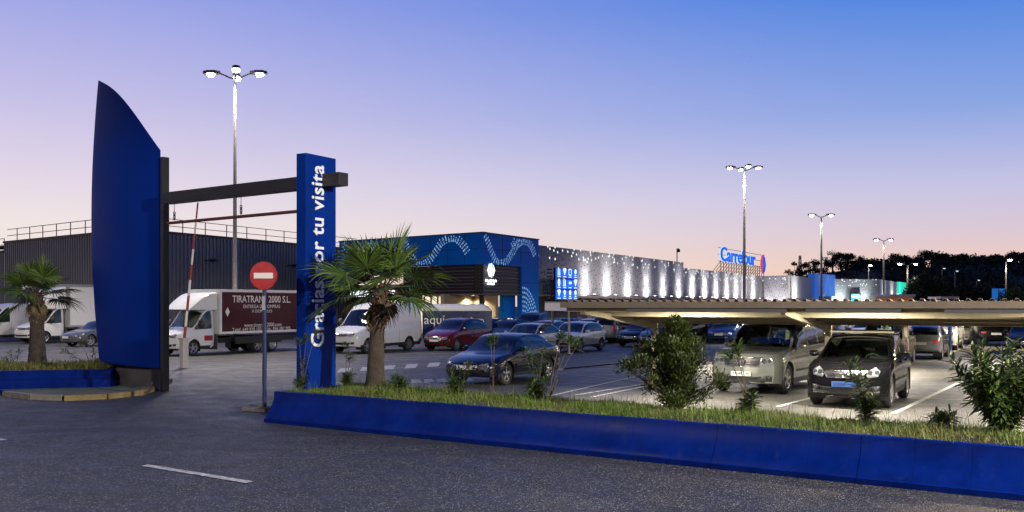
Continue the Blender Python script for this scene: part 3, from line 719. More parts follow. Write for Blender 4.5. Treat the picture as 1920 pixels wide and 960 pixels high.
# =================================================================== CORRUGATED WAREHOUSE
M_cor = mat('corrugated_steel', (.20, .20, .23), .42, metal=.35, var=.12, scale=.7)
WC = Vector(((250-CX)/F*63, 63, 0)); WZ = zat(431, 63)
wr = Vector(((557-CX)/F*78.3, 78.3, 0)); wdR = (wr-WC).normalized(); wdL = Vector((-2170, 1750, 0)).normalized()
wh = thing('warehouse', 'large dark corrugated steel warehouse with roof railings behind the trucks', 'building', WC)
def corrugated(P, d, L, z0, z1, pitch=.36, dep_=.07):
    n_ = Vector((d.y, -d.x, 0)); n_ = n_ if n_.y < 0 else -n_
    g = MB(); vs = []; s_ = 0.
    while s_ < L:
        for f_, o_ in ((0, 0), (.46, 0), (.56, dep_), (.90, dep_)):
            if s_+f_*pitch <= L: vs.append((s_+f_*pitch, o_))
        s_ += pitch
    g.add([P+d*a+n_*b+UP*z0 for a, b in vs]+[P+d*a+n_*b+UP*z1 for a, b in vs], [(i, i+1, len(vs)+i+1, len(vs)+i) for i in range(len(vs)-1)])
    return g
Lr = on_line(668, WC, wdR); Ll = on_line(-60, WC, wdL); lstep = on_line(8, WC, wdL)
wpart('side_wall', corrugated(WC, wdR, Lr, 0, WZ), M_cor, wh)
wpart('front_wall', corrugated(WC, wdL, lstep, 0, WZ-.05), M_cor, wh)
wpart('low_wall', corrugated(WC+wdL*lstep, wdL, Ll-lstep, 0, WZ-.75), M_cor, wh)
g = MB(); wn_ = Vector((-wdR.y, wdR.x, 0)); wn_ = wn_ if wn_.x < 0 else -wn_
g.box(WC+wdR*Lr/2+UP*(WZ+.03), (Lr, .25, .16), wdR, Vector((wdR.y, -wdR.x, 0)), UP); g.box(WC+wdL*lstep/2+UP*(WZ+.0), (lstep, .25, .16), wdL, Vector((wdL.y, -wdL.x, 0)), UP)
g.box(WC+wdL*(Ll+lstep)/2+UP*(WZ-.72), (Ll-lstep, .25, .16), wdL, Vector((wdL.y, -wdL.x, 0)), UP)
wpart('parapet_cap', g, M_dark, wh)
g = MB(); g.box(WC+wdR*Lr/2+wdL*12+UP*(WZ-.3), (Lr, 24, .1), wdR, wdL, UP); wpart('roof', g, M_grey, wh)
def railing(P, d, L, z, hh=1.0, sp_=2.2):
    g = MB(); s_ = 0
    while s_ < L: g.box(P+d*s_+UP*(z+hh/2), (.05, .05, hh), d, Vector((d.y, -d.x, 0)), UP); s_ += sp_
    for z_ in (z+hh, z+hh*.5): g.box(P+d*L/2+UP*z_, (L, .045, .045), d, Vector((d.y, -d.x, 0)), UP)
    return g
M_rail = mat('brown_rail', (.10, .075, .07), .6)
wpart('railing', railing(WC, wdR, Lr, WZ), M_rail, wh); wpart('railing', railing(WC, wdL, lstep-.6, WZ), M_rail, wh); wpart('railing', railing(WC+wdL*lstep, wdL, Ll-lstep, WZ-.7), M_rail, wh)
for xx, yy in ((383, 488), (537, 498)):                   # wall floodlights
    s_ = on_line(xx, WC, wdR); n_ = Vector((wdR.y, -wdR.x, 0)); P = WC+wdR*s_; z_ = zat(yy, P.y)
    g = MB(); g.tube([P+UP*z_, P+n_*.7+UP*z_], .04, 6); g.box(P+n_*.95+UP*(z_-.03), (.35, .5, .22), wdR, n_, UP); wpart('floodlight', g, M_dark, wh)
# =================================================================== ENTRANCE GATE
gate = thing('entrance_gate', 'entrance portal with tall curved blue fin, dark beam and blue lettered pillar', 'gate', (-4.6, 21, 0))
# lettered pillar
PL = Vector(((574-CX)/F*20.5, 20.5, 0)); pdir = AX.copy(); pw = 1.0; pn = Vector((pdir.y, -pdir.x, 0)); PZ = zat(286.5, 20.5)
g = MB(); c = PL+pdir*pw/2-pn*.15
def rbox(g, c, size, X, Y, Z, r=.02):
    g.prism([(-size[0]/2+r, -size[1]/2), (size[0]/2-r, -size[1]/2), (size[0]/2, -size[1]/2+r), (size[0]/2, size[1]/2-r), (size[0]/2-r, size[1]/2), (-size[0]/2+r, size[1]/2), (-size[0]/2, size[1]/2-r), (-size[0]/2, -size[1]/2+r)], c-Z*size[2]/2, X, Y, Z, size[2])
rbox(g, c+UP*PZ/2, (pw, .30, PZ), pdir, pn, UP)
M_pil = mat('blue_pillar_panel', (.0005, .026, .23), .42, var=.12, scale=1.2, spec=.06)
wpart('pillar', g, M_pil, gate)
g = MB(); g.box(PL+pn*.003-UP*0+pdir*.05+UP*PZ/2, (.012, .006, PZ-.02), pdir, pn, UP)
for z_ in (1.6, 3.0, 4.4): g.box(PL+pn*.003+pdir*pw/2+UP*z_, (pw-.04, .006, .01), pdir, pn, UP)
wpart('panel_joint', g, M_joint, gate)
z0 = zat(650, 20.95); z1 = zat(310.5, 20.95)
wtext(gate, 'Gracias por tu visita', PL+pdir*.70+pn*.002+UP*z0, UP, -pdir, width=z1-z0, height=.56, m=mat('white_vinyl_letter', (.86, .88, .90), .5), depth=.012, bold=.018, spacing=1.04)
# beam
b0 = Vector(((312-CX)/F*24.6, 24.6, 0)); b1 = PL+pdir*.66; bz0 = zat(353.5, 21.3); bz1 = zat(330, 21.3); bdv = (b1-b0); bL = bdv.length; bdv.normalize(); bpn = Vector((-bdv.y, bdv.x, 0))
M_beam = mat('anthracite_beam', (.014, .012, .015), .5, var=.15, scale=3)
g = MB(); rbox(g, b0+bdv*(bL+.55)/2+UP*(bz0+bz1)/2, (bL+.55, .30, bz1-bz0), bdv, bpn, UP, .01)
wpart('beam', g, M_beam, gate)
# dark post beside the fin
g = MB(); pp = Vector(((309-CX)/F*24.9, 24.9, 0)); pzt = zat(295, 24.9); rbox(g, pp+UP*pzt/2, (.12, .20, pzt), bdv, bpn, UP, .01); wpart('post', g, M_beam, gate)
# height bar on chains
hz = zat(390, 20.9); g = MB(); q0 = b0+bdv*.05+UP*(hz-.02); q1 = b0+bdv*(bL-.2)+UP*hz; g.tube([q0, q1], .04, 10); wpart('height_bar', g, mat('rust_red_bar', (.14, .04, .03), .6, var=.3, scale=5), gate, True)
for xx in (327, 452):
    s_ = on_line(xx, b0, bdv); P = b0+bdv*s_; g = MB(); g.tube([P+UP*bz0, P+UP*(hz+.04)], .008, 5)
    for q_ in range(4): g.lathe([(-.012, .035), (0, .045), (.012, .035), (0, .025), (-.012, .035)], P+UP*(hz+.08+q_*.05), bdv if q_ % 2 else bpn, 10)
    wpart('chain', g, M_dark, gate)
# curved fin: two curved sheets over a dark core
fl = Vector(((181-CX)/F*26.6, 26.6, 0)); fr = Vector(((303.5-CX)/F*25.0, 25.0, 0)); fd = (fr-fl); fL = fd.length; fd.normalize(); fn = Vector((fd.y, -fd.x, 0))
if fn.y > 0: fn = -fn
def fin_outline(z):                                       # left and right limits (0..fL) at height z
    pass
zb_l, zb_r = zat(677, 26.6), zat(690, 25.); ztip = zat(152, 26.5); zr = zat(282, 25.)
def left_at(z):
    t = (z-zb_l)/(ztip-zb_l); return .16-.36*math.sin(min(1, max(0, t))*math.pi)**.9*(1 if t < .5 else 1)+(.10*(1-t))+t*.05
def fin_sheet(off, x_in, bulge, th, cut=0., low=0.):
    g = MB(); NX, NZ = 22, 44; fr_, bk = [], []
    for j in range(NZ+1):
        for i in range(NX+1):
            u = i/NX; x = u*fL
            zlow = zb_l+(zb_r-zb_l)*u
            v0 = max(0, (x-.15)/(fL-.15)); zhi = ztip+(zr-ztip)*v0+.42*math.sin(v0*math.pi)       # convex sloping top
            z = zlow+(zhi-zlow)*j/NZ
            lx = left_at(z)+x_in
            xx = lx+(fL-lx)*u
            zhi2 = ztip+(zr-ztip)*u+.40*math.sin(u*math.pi)
            z = zlow+(zhi2-zlow)*j/NZ; z -= low*u*(j/NZ); lx = left_at(z)+x_in; xx = lx+(fL-cut-lx)*u
            d_ = off+bulge*math.sin(u*math.pi)**.8*(1-.15*abs(j/NZ-.5))
            fr_.append(fl+fd*xx+fn*d_+UP*z); bk.append(fl+fd*xx+fn*(d_-th)+UP*z)
    n = len(fr_); w = NX+1; fs = []
    for j in range(NZ):
        for i in range(NX):
            a = j*w+i; fs.append((a, a+1, a+w+1, a+w)); fs.append((n+a, n+a+w, n+a+w+1, n+a+1))
        fs.append((j*w, (j+1)*w, n+(j+1)*w, n+j*w)); fs.append((j*w+NX, n+j*w+NX, n+(j+1)*w+NX, (j+1)*w+NX))
    for i in range(NX): fs.append((i, n+i, n+i+1, i+1)); a = NZ*w+i; fs.append((a, a+1, n+a+1, n+a))
    g.add(fr_+bk, fs); return g
M_fin = mat('blue_fin_paint', (.0005, .026, .26), .45, var=.14, scale=.5, spec=.06)
wpart('front_sheet', fin_sheet(.08, .0, .16, .04), M_fin, gate, True, 40)
wpart('rear_sheet', fin_sheet(-.03, -.16, -.02, .03, .5, .30), M_fin, gate, True, 40)
g = MB(); g.box(fl+fd*(fL*.60)+UP*2.4-fn*.14, (fL*.7, .16, 4.2), fd, fn, UP); wpart('core', g, M_dark, gate)
g = MB(); g.box(fl+fd*(fL*.56)+UP*.28, (fL*.80, .5, .56), fd, fn, UP); wpart('plinth', g, mat('dark_concrete', (.09, .08, .08), .9, var=.3, scale=2), gate)

# =================================================================== RAISED BARRIER BOOM
BP = G(345, 690); bb = thing('boom_barrier', 'raised red and white striped boom on a pale post behind the gate', 'barrier', BP)
g = MB(); rbox(g, BP+UP*.52, (.24, .26, 1.04), BX, AX, UP, .03); g.prism([(-.14, -.15), (.14, -.15), (.14, .15), (-.14, .15)], BP+UP*1.04, BX, AX, UP, .06)
wpart('housing', g, mat('pale_housing', (.45, .43, .42), .5, var=.1), bb)
tz = zat(380, BP.y); pA = BP+UP*.95; pB = Vector(((371-CX)/F*BP.y, BP.y, tz)); M_rd = mat('red_paint', (.30, .02, .02), .5); M_wp = mat('white_paint', (.7, .7, .7), .5)
g1, g2 = MB(), MB(); n_ = 9
for i in range(n_):
    a = pA+(pB-pA)*i/n_; b = pA+(pB-pA)*(i+1)/n_; (g1 if i % 2 == 0 else g2).tube([a, b], .055-.003*i, 8)
wpart('boom', g2, M_wp, bb, True); wpart('red_band', g1, M_rd, bb, True)

# =================================================================== NO ENTRY SIGN
SP = G(496, 766, .09); SP.z = .095; ns = thing('no_entry_sign', 'round red no entry sign on a dark blue post beside the kerb', 'road sign', SP)
D = SP.y; r_ = 26.3/F*D; cz = zat(517, D)
g = MB(); g.tube([SP, SP+UP*(cz-SP.z+r_*.6)], .045, 14); wpart('post', g, mat('dark_blue_post', (.012, .022, .085), .4), ns, True)
g = MB(); g.lathe([(0, .12), (.015, .12), (.02, .05)], SP, UP, 14); 
for q_ in range(4): g.tube([SP+Vector((.09*math.cos(q_*1.57+.7), .09*math.sin(q_*1.57+.7), 0)), SP+Vector((.09*math.cos(q_*1.57+.7), .09*math.sin(q_*1.57+.7), .04))], .012, 6)
wpart('base_plate', g, mat('rusty_steel', (.12, .07, .045), .8, var=.4, scale=20), ns)
sn = Vector((-.10, -1, 0)).normalized(); sx = Vector((-sn.y, sn.x, 0)); sc_ = Vector((SP.x, SP.y, cz))+sn*.06
g = MB(); g.lathe([(-.02, 0), (-.02, r_), (.0, r_), (.012, r_*.985), (.012, r_*.93), (.004, r_*.92), (.004, 0)], sc_, sn, 40); wpart('disc', g, mat('red_sign_face', (.36, .012, .02), .35, var=.08, scale=6), ns, True, 30)
g = MB(); g.box(sc_+sn*.008, (r_*1.40, .008, r_*.40), sx, sn, UP); wpart('white_bar', g, M_wp, ns)
g = MB(); g.box(Vector((SP.x, SP.y, cz-r_-.28))+sn*.05, (.07, .01, .30), sx, sn, UP); wpart('sticker', g, mat('pale_sticker', (.3, .32, .36), .5), ns)
g = MB()
for dz in (.12, -.12): g.box(Vector((SP.x, SP.y, cz+dz))+sn*.03, (.12, .06, .04), sx, sn, UP)
wpart('clamp', g, M_dark, ns)

# =================================================================== LAMP MASTS
M_mast = mat('galvanised_steel', (.20, .20, .20), .55, metal=.1, var=.12, scale=2)
M_head = mat('lamp_housing', (.06, .06, .07), .5); M_hot = emis('lamp_glass', (1, .93, .84), 60.)
def mast(x, ytop, D, arms, label, power, rb=.13, rt=.055, head=1.0, name='lamp_mast', armlen=.80, grp='lamp masts of the car park', col=(1, .88, .74)):
    P = Vector(((x-CX)/F*D, D, 0)); zt_ = zat(ytop, D); t = thing(name, label, 'street lamp', P, 0, grp)
    g = MB(); g.tube([P, P+UP*.5, P+UP*.52, P+UP*zt_], [rb*1.35, rb*1.35, rb, rt], 14); wpart('pole', g, M_mast, t, True)
    for ang, l_ in arms:
        d_ = Vector((math.cos(R(ang)), math.sin(R(ang)), 0)); al = armlen*l_
        a = P+UP*(zt_-.1); e_ = a+d_*al+UP*.28
        g = MB(); g.tube([a, a+d_*al*.35+UP*.06, a+d_*al*.7+UP*.20, e_], .04*head, 8); arm = wpart('arm', g, M_head, t, True)
        s = Vector((-d_.y, d_.x, 0)); g = MB(); hc = e_+d_*.38*head
        g.prism([(-.42*head, -.10*head), (-.30*head, -.17*head), (.30*head, -.19*head), (.42*head, -.10*head), (.42*head, .10*head), (.30*head, .19*head), (-.30*head, .17*head), (-.42*head, .10*head)], hc-UP*.02, d_, s, UP, .13*head)
        g.prism([(-.2*head, -.09*head), (.26*head, -.09*head), (.26*head, .09*head), (-.2*head, .09*head)], hc+UP*.11*head, d_, s, UP, .05*head)
        wpart('lamp_head', g, M_head, t)
        g = MB(); g.lathe([(0, .19*head), (-.05*head, .19*head), (-.12*head, .13*head), (-.15*head, 0)], hc+d_*.05*head-UP*.022, UP, 14); wpart('lamp_glass', g, M_hot, t, True)
        if power:
            l = bpy.data.objects.new('lamp_light', bpy.data.lights.new('lamp_light', 'SPOT')); COL.objects.link(l)
            l.location = hc-UP*.3; l.data.energy = power; l.data.spot_size = R(136); l.data.spot_blend = .6; l.data.shadow_soft_size = .18; l.data.color = col
    return t
mast(440.5, 144, 47, [(178, 1), (2, 1), (100, .6), (-70, .55)], 'tall four-headed lamp mast behind the red and white box truck', 2400)
mast(1395.5, 318, 80.7, [(180, 1), (0, 1), (95, .6), (-80, .5)], 'tall lamp mast in front of the white cladding, second from the left', 3600, rb=.16, rt=.075)
mast(1540, 406, 123, [(180, .9), (0, .9)], 'lamp mast standing before the small blue portal', 3600, rb=.2, rt=.1, head=1.3)
mast(1657, 451, 167, [(175, .9), (5, .9)], 'pale lamp mast in front of the last white block', 3600, rb=.2, rt=.11, head=1.4)
mast(1628.5, 499, 196, [(-90, .5)], 'short lamp standing behind the roof of the last white block', 300, rb=.14, rt=.09, head=1.5)
mast(1702, 497, 120, [(180, .7), (0, .7)], 'lamp with two warm heads left of the big round tree', 900, rb=.13, rt=.09, head=1.1, col=(1, .85, .65))
mast(1886, 490, 112, [(-90, .5)], 'single-headed lamp rising over the hedge at the right', 900, rb=.12, rt=.07, head=1.2)
for x_, y_, D_ in ((1766.5, 505, 150), (1790.5, 510, 150), (1831.5, 527, 165)):
    mast(x_, y_, D_, [(-90, .4)], {1766.5: 'dim slender lamp behind the big round tree', 1790.5: 'dim slender lamp just right of the big round tree', 1831.5: 'small dim lamp far back before the hillside'}[x_], 0, rb=.1, rt=.07, head=1.0)
for o in list(bpy.data.objects):
    if o.name.startswith('lamp_glass') and o.parent and 'dim' in o.parent.get('label', ''): o.data.materials[0] = emis('dim_lamp_glass', (.6, .75, .8), 1.2)
# warm lamp of the car park standing just outside the picture, it lights the bays under the carport
mast(2560, -60, 20, [(180, 1.2), (-120, .8)], 'warm lamp mast over the near parking bays', 16000, col=(1, .78, .46), rb=.12)
mast(2300, 200, 44, [(180, 1.2), (-120, .8)], 'warm lamp mast over the far parking bays', 16000, col=(1, .80, .50), rb=.12)
def road_mast(P, h, ang, pw, label):
    t = thing('street_lamp', label, 'street lamp', P, 0, 'street lamps along the road'); d_ = Vector((math.cos(R(ang)), math.sin(R(ang)), 0)); s = Vector((-d_.y, d_.x, 0))
    g = MB(); g.tube([P, P+UP*(h-.6), P+UP*h+d_*.4, P+UP*(h+.15)+d_*1.6], [.11, .07, .06, .045], 12); wpart('pole', g, M_mast, t, True)
    hc = P+UP*(h+.15)+d_*1.9; g = MB(); g.prism([(-.45, -.08), (-.2, -.17), (.35, -.15), (.45, 0), (.35, .15), (-.2, .17), (-.45, .08)], hc, d_, s, UP, .12); wpart('lamp_head', g, M_head, t)
    g = MB(); g.lathe([(0, .15), (-.06, .13), (-.09, 0)], hc, UP, 14); wpart('lamp_glass', g, M_hot, t, True)
    l = bpy.data.objects.new('lamp_light', bpy.data.lights.new('lamp_light', 'SPOT')); COL.objects.link(l); l.location = hc-UP*.3; l.data.energy = pw; l.data.spot_size = R(179); l.data.spot_blend = .15; l.data.shadow_soft_size = .15; l.data.color = (1, .90, .78)
road_mast(Vector((18, 1, 0)), 9.5, 150, 34000, 'road lamp behind the camera on the right')
road_mast(Vector((-15, 6, 0)), 9, 30, 3600, 'road lamp at the left of the road')
mast(-210, 100, 44, [(0, 1.2), (-60, .8)], 'lamp mast left of the white trucks', 3600)

# =================================================================== CARPORTS
M_cream = mat('cream_steel', (.55, .49, .34), .5, var=.14, scale=2.5); M_roofsh = mat('brown_roof_sheet', (.13, .105, .08), .6, var=.2, scale=2)
M_tube = emis("warm_tube", (1, .80, .48), 14.)
def carport(label, P, t0, t1, posts, sp_, zedge, zval, wing, tubes, zpost, full=True):
    c = thing('carport', label, 'carport', P, 0, 'carports over the parking bays')
    # corrugated sheets
    g = MB(); pitch = .21
    for sgn in (-1, 1):
        vs = []; s_ = t0
        while s_ < t1:
            for f_, h_ in ((0, 0), (.5, 0), (.62, .055), (.88, .055)): vs.append((s_+f_*pitch, h_))
            s_ += pitch
        n = len(vs); A = [P+BX*a+AX*sgn*.04+UP*(zval+h) for a, h in vs]; Bq = [P+BX*a+AX*sgn*wing+UP*(zedge+h) for a, h in vs]
        dn = Vector((0,0,-.012))
        g.add(A+Bq+[v+dn for v in A]+[v+dn for v in Bq], [(i, i+1, n+i+1, n+i) for i in range(n-1)]+[(2*n+i, 3*n+i, 3*n+i+1, 2*n+i+1) for i in range(n-1)]+[(n+i, n+i+1, 3*n+i+1, 3*n+i) for i in range(n-1)])
    wpart('roof_sheet', g, M_roofsh, c)
    g = MB()
    g.box(P+BX*(t0+t1)/2-AX*(wing+.0)+UP*(zedge-.075), (t1-t0, .05, .14), BX, AX, UP)
    g.box(P+BX*(t0+t1)/2+AX*(wing+.0)+UP*(zedge-.075), (t1-t0, .05, .14), BX, AX, UP); wpart('edge_fascia', g, M_roofsh, c)
    for sgn in (-1, 1):
        for f_ in (.95, .62, .34, .08):
            zz_ = zval+(zedge-zval)*f_-.11; g = MB(); g.box(P+BX*(t0+t1)/2+AX*sgn*wing*f_+UP*zz_, (t1-t0-.1, .06, .19), BX, AX, UP)
            g.box(P+BX*(t0+t1)/2+AX*(sgn*wing*f_-.05)+UP*(zz_-.102), (t1-t0-.1, .14, .014), BX, AX, UP); wpart('purlin', g, M_cream, c)
    for k in posts:
        Q = P+BX*k*sp_; g = MB()
        rbox(g, Q+UP*zpost/2, (.16, .20, zpost), BX, AX, UP, .02); g.box(Q+UP*.01, (.3, .3, .02), BX, AX, UP); wpart('post', g, M_cream, c)
        g = MB()
        for sgn in (-1, 1):
            X_ = AX*sgn
            g.prism([(0, zpost-.34), (.12, zpost-.34), (wing*.96, zedge-.30), (wing*.96, zedge-.18), (0, zval-.18)], Q-BX*.05, X_, UP, BX, .10)
        wpart('arm', g, M_cream, c)
    for s_, sgn, pw in tubes:
        Q = P+BX*s_+AX*sgn*wing*.84+UP*(zval+(zedge-zval)*.84-.10)
        g = MB(); g.box(Q+UP*.05, (1.6, .16, .05), BX, AX, UP); q_ = MB(); q_.box(P+BX*s_-AX*(wing-.02)+UP*(zedge-.19), (1.9, .02, .10), BX, AX, UP); wpart('edge_board', q_, M_head, c); f = wpart('light_fitting', g, M_head, c)
        g = MB(); g.box(Q-UP*.012, (1.4, .08, .02), BX, AX, UP); wpart('tube', g, M_tube, f)
        l = bpy.data.objects.new('tube_light', bpy.data.lights.new('tube_light', 'AREA')); COL.objects.link(l); l.data.shape = 'RECTANGLE'; l.data.size = 1.4; l.data.size_y = .08
        l.location = Q-UP*.04; l.rotation_euler = (0, 0, math.atan2(BX.y, BX.x)); l.data.energy = pw; l.data.color = (1, .90, .72); l.data.energy = pw*3.4; l.data.spread = R(180)
    return c
K1 = Vector((4.12, 26.9, 0)); 
carport('cream steel carport in front, low butterfly roof over the silver off-roader', K1, -.5, 15, [0, 1, 2, 3], 4.83, 2.38, 1.98, 5.0, [(2.2, -1, 130), (6.3, -1, 130), (10.6, -1, 130), (4, 1, 110), (9, 1, 110)], 1.96)
K2 = Vector(((1699-CX)/F*36, 36, 0)); carport('cream steel carport in the middle row, seen between the two dark cars', K2, -9.5, 16, [-2, -1, 0, 1, 2, 3], 4.5, 2.28, 1.95, 4.4, [(-6, -1, 130), (0, -1, 130), (6, -1, 130), (3, 1, 110)], 1.92)
K3 = Vector(((1829-CX)/F*55, 55, 0)); carport('far cream steel carport with slim posts', K3, -22, 14, [-4, -3, -2, -1, 0, 1, 2], 5.0, 2.26, 1.95, 4.4, [(-12, -1, 150), (-2, -1, 150), (8, -1, 150)], 1.92)
g = MB(); bxp = K1-BX*.0; g.box(K1+UP*1.93-AX*.16+BX*.02, (.2, .12, .24), BX, AX, UP); jb = obj('junction_box', g, mat('grey_box', (.35, .36, .33), .5)); tag(jb, 'small grey junction box at the top of the leftmost carport post', 'box')

# blue columns and bollards
M_bcol = mat('blue_column_paint', (.02, .10, .36), .45)
def column(x, y, z1, w, label, name='blue_column', cat='column', grp=None):
    P = G(x, y); o = thing(name, label, cat, P, 0, grp); g = MB(); g.lathe([(0, w*1.4), (.03, w*1.4), (.03, w), (z1-.02, w), (z1, w*.8), (z1, 0)], P, UP, 14); wpart('shaft', g, M_bcol, o, True)
    g = MB(); g.lathe([(z1*.80, w*1.03), (z1*.86, w*1.03)], P, UP, 14); g.lathe([(z1*.62, w*1.03), (z1*.68, w*1.03)], P, UP, 14); wpart('band', g, M_wp if z1 < 1.5 else M_bcol, o, True); return o
column(1781, 663, 1.92, .085, 'tall blue column beside the white hatchback under the carport')
for x_, y_, l_ in ((1322, 636, 'blue bollard left of the off-roader windscreen'), (1361.5, 655, 'blue bollard with white rings beside the off-roader')): column(x_, y_, .95, .07, l_, 'bollard', 'bollard', 'blue bollards by the crossing')
# trolley shelter of blue frames
tb = thing('trolley_shelter', 'blue tubular trolley shelter behind the grey saloon', 'trolley shelter', G(1600, 632)); g = MB(); P0_ = G(1565, 633)
for i in range(6):
    Q = P0_+BX*i*.95; g.tube([Q, Q+UP*1.55], .05, 8); g.tube([Q+AX*2.2, Q+AX*2.2+UP*1.55], .05, 8); g.tube([Q+UP*1.55, Q+AX*2.2+UP*1.55], .04, 8)
g.tube([P0_+UP*1.1, P0_+BX*4.75+UP*1.1], .03, 6); g.tube([P0_+UP*.6, P0_+BX*4.75+UP*.6], .03, 6)
wpart('frame', g, M_bcol, tb, True)

# =================================================================== BOARD ON TWO POSTS
D = 44.; n1 = G(1067, 663); n0 = Vector(((1036-CX)/F*46.5, 46.5, 0)); od = (n1-n0).normalized(); ob = thing('notice_board', 'white over dark board on two grey posts in the car park', 'sign', n1)
on_ = Vector((od.y, -od.x, 0)); on_ = on_ if on_.y < 0 else -on_
zt_, zm_, zl_ = zat(567, 45), zat(583, 45), zat(596, 45)
for q_ in (n0, n1): g = MB(); g.tube([q_, q_+UP*(zt_+.05)], .06, 10); g.box(q_+UP*.02, (.26, .26, .04), od, on_, UP); wpart('post', g, M_mast, ob, True)
cc = (n0+n1)/2; wdt = (n1-n0).length*1.75
g = MB(); g.box(cc+on_*.08+UP*(zt_+zm_)/2, (wdt, .05, zt_-zm_), od, on_, UP); wpart('white_panel', g, M_white, ob)
g = MB(); g.box(cc-on_*.08+UP*(zm_+zl_)/2, (wdt, .05, zm_-zl_), od, on_, UP); wpart('dark_panel', g, mat('dark_brown_panel', (.03, .018, .02), .5), ob)
g = MB(); g.box(cc+on_*.08+UP*(zt_+.02), (wdt+.05, .08, .05), od, on_, UP); wpart('frame', g, M_mast, ob)

# small things behind the carport roof
def boxthing(name, label, cat, x0, x1, y0, D, m, z0=0, dep_=3., extra=None):
    a = Vector(((x0-CX)/F*D, D, 0)); b = Vector(((x1-CX)/F*D, D, 0)); z1_ = zat(y0, D); t = thing(name, label, cat, (a+b)/2); g = MB(); g.box((a+b)/2+Vector((0, dep_/2, (z0+z1_)/2)), (b.x-a.x, dep_, z1_-z0)); wpart('wall', g, m, t)
    g = MB(); g.box((a+b)/2+Vector((0, dep_/2-.1, z1_+.12)), (b.x-a.x+.3, dep_+.4, .26)); wpart('roof_edge', g, M_white, t); return t, a, b, z1_
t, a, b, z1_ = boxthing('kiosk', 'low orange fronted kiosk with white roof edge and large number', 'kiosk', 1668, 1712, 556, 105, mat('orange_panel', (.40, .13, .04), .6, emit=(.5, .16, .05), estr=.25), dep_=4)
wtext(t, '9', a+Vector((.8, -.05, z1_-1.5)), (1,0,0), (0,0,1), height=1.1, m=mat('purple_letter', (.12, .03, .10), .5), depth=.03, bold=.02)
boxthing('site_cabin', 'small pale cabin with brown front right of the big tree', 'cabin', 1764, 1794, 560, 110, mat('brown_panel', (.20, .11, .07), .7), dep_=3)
t, a, b, z1_ = boxthing('white_fence', 'low white hoarding in front of the second blue portal', 'hoarding', 1480, 1520, 563, 118, M_white, dep_=.3)
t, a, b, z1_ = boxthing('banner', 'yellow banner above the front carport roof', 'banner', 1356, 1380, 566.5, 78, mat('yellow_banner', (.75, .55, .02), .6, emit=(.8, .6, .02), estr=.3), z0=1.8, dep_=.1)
for x_, l_ in ((1401, 'red parasol top peeking over the carport roof, in front of the white cladding'), (1498, 'red parasol top peeking over the carport roof, near the blue portal')):
    D = 85 if x_ == 1401 else 110; P = Vector(((x_-CX)/F*D, D, 0)); t = thing('parasol', l_, 'parasol', P, 0, 'red parasols'); zt_ = zat(566, D)
    g = MB(); g.tube([P, P+UP*zt_], .04, 8); wpart('pole', g, M_mast, t); g = MB(); g.lathe([(0, 0), (-.12, .3), (-.45, 1.0), (-.62, 1.35)], P+UP*zt_, UP, 8); wpart('canopy', g, M_rd, t)
for x_, l_ in ((1216.5, 'taller folded turquoise parasol in front of the mall base'), (1285, 'second folded turquoise parasol further along the mall base')):
    D = 62 if x_ < 1250 else 90; P = Vector(((x_-CX)/F*D, D, 0)); t = thing('folded_parasol', l_, 'parasol', P, 0, 'folded parasols'); zt_ = zat(556 if x_ < 1250 else 566, D)
    g = MB(); g.tube([P, P+UP*zt_], .04, 8); wpart('pole', g, M_mast, t); g = MB(); g.lathe([(0, .02), (-.3, .14), (-.9, .28), (-1.1, .34), (-1.15, .1)], P+UP*zt_, UP, 10); wpart('canopy', g, mat('turquoise_cloth', (.03, .28, .30), .7), t, True)
P = Vector(((1872-CX)/F*100, 100, 0)); t = thing('blue_flag', 'small bright blue flag left of the right-hand hedge', 'flag', P); g = MB(); g.tube([P, P+UP*zat(540, 100)], .05, 8); wpart('pole', g, M_mast, t)
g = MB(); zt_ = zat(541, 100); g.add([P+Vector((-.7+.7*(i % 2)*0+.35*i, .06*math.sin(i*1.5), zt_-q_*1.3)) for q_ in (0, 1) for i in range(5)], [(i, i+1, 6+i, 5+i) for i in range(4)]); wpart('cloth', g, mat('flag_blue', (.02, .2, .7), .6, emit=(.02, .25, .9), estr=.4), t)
P = Vector(((1500-CX)/F*330, 330, hill_z((1500-CX)/F*330, 330))); t = thing('lattice_pylon', 'thin lattice pylon on the wooded ridge', 'pylon', P); g = MB(); zt_ = zat(479, 330)
for sx_ in (-1, 1):
    for sy_ in (-1, 1): g.tube([P+Vector((sx_*.9, sy_*.9, 0)), Vector((P.x+sx_*.25, P.y+sy_*.25, zt_))], .12, 4)
for i in range(9):
    z_ = P.z+(zt_-P.z)*i/9; w_ = .9-.65*i/9; g.tube([Vector((P.x-w_, P.y-w_, z_)), Vector((P.x+w_, P.y-w_, z_+(zt_-P.z)/9))], .08, 4); g.tube([Vector((P.x+w_, P.y-w_, z_)), Vector((P.x-w_, P.y-w_, z_+(zt_-P.z)/9))], .08, 4)
wpart('lattice', g, M_dark, t)
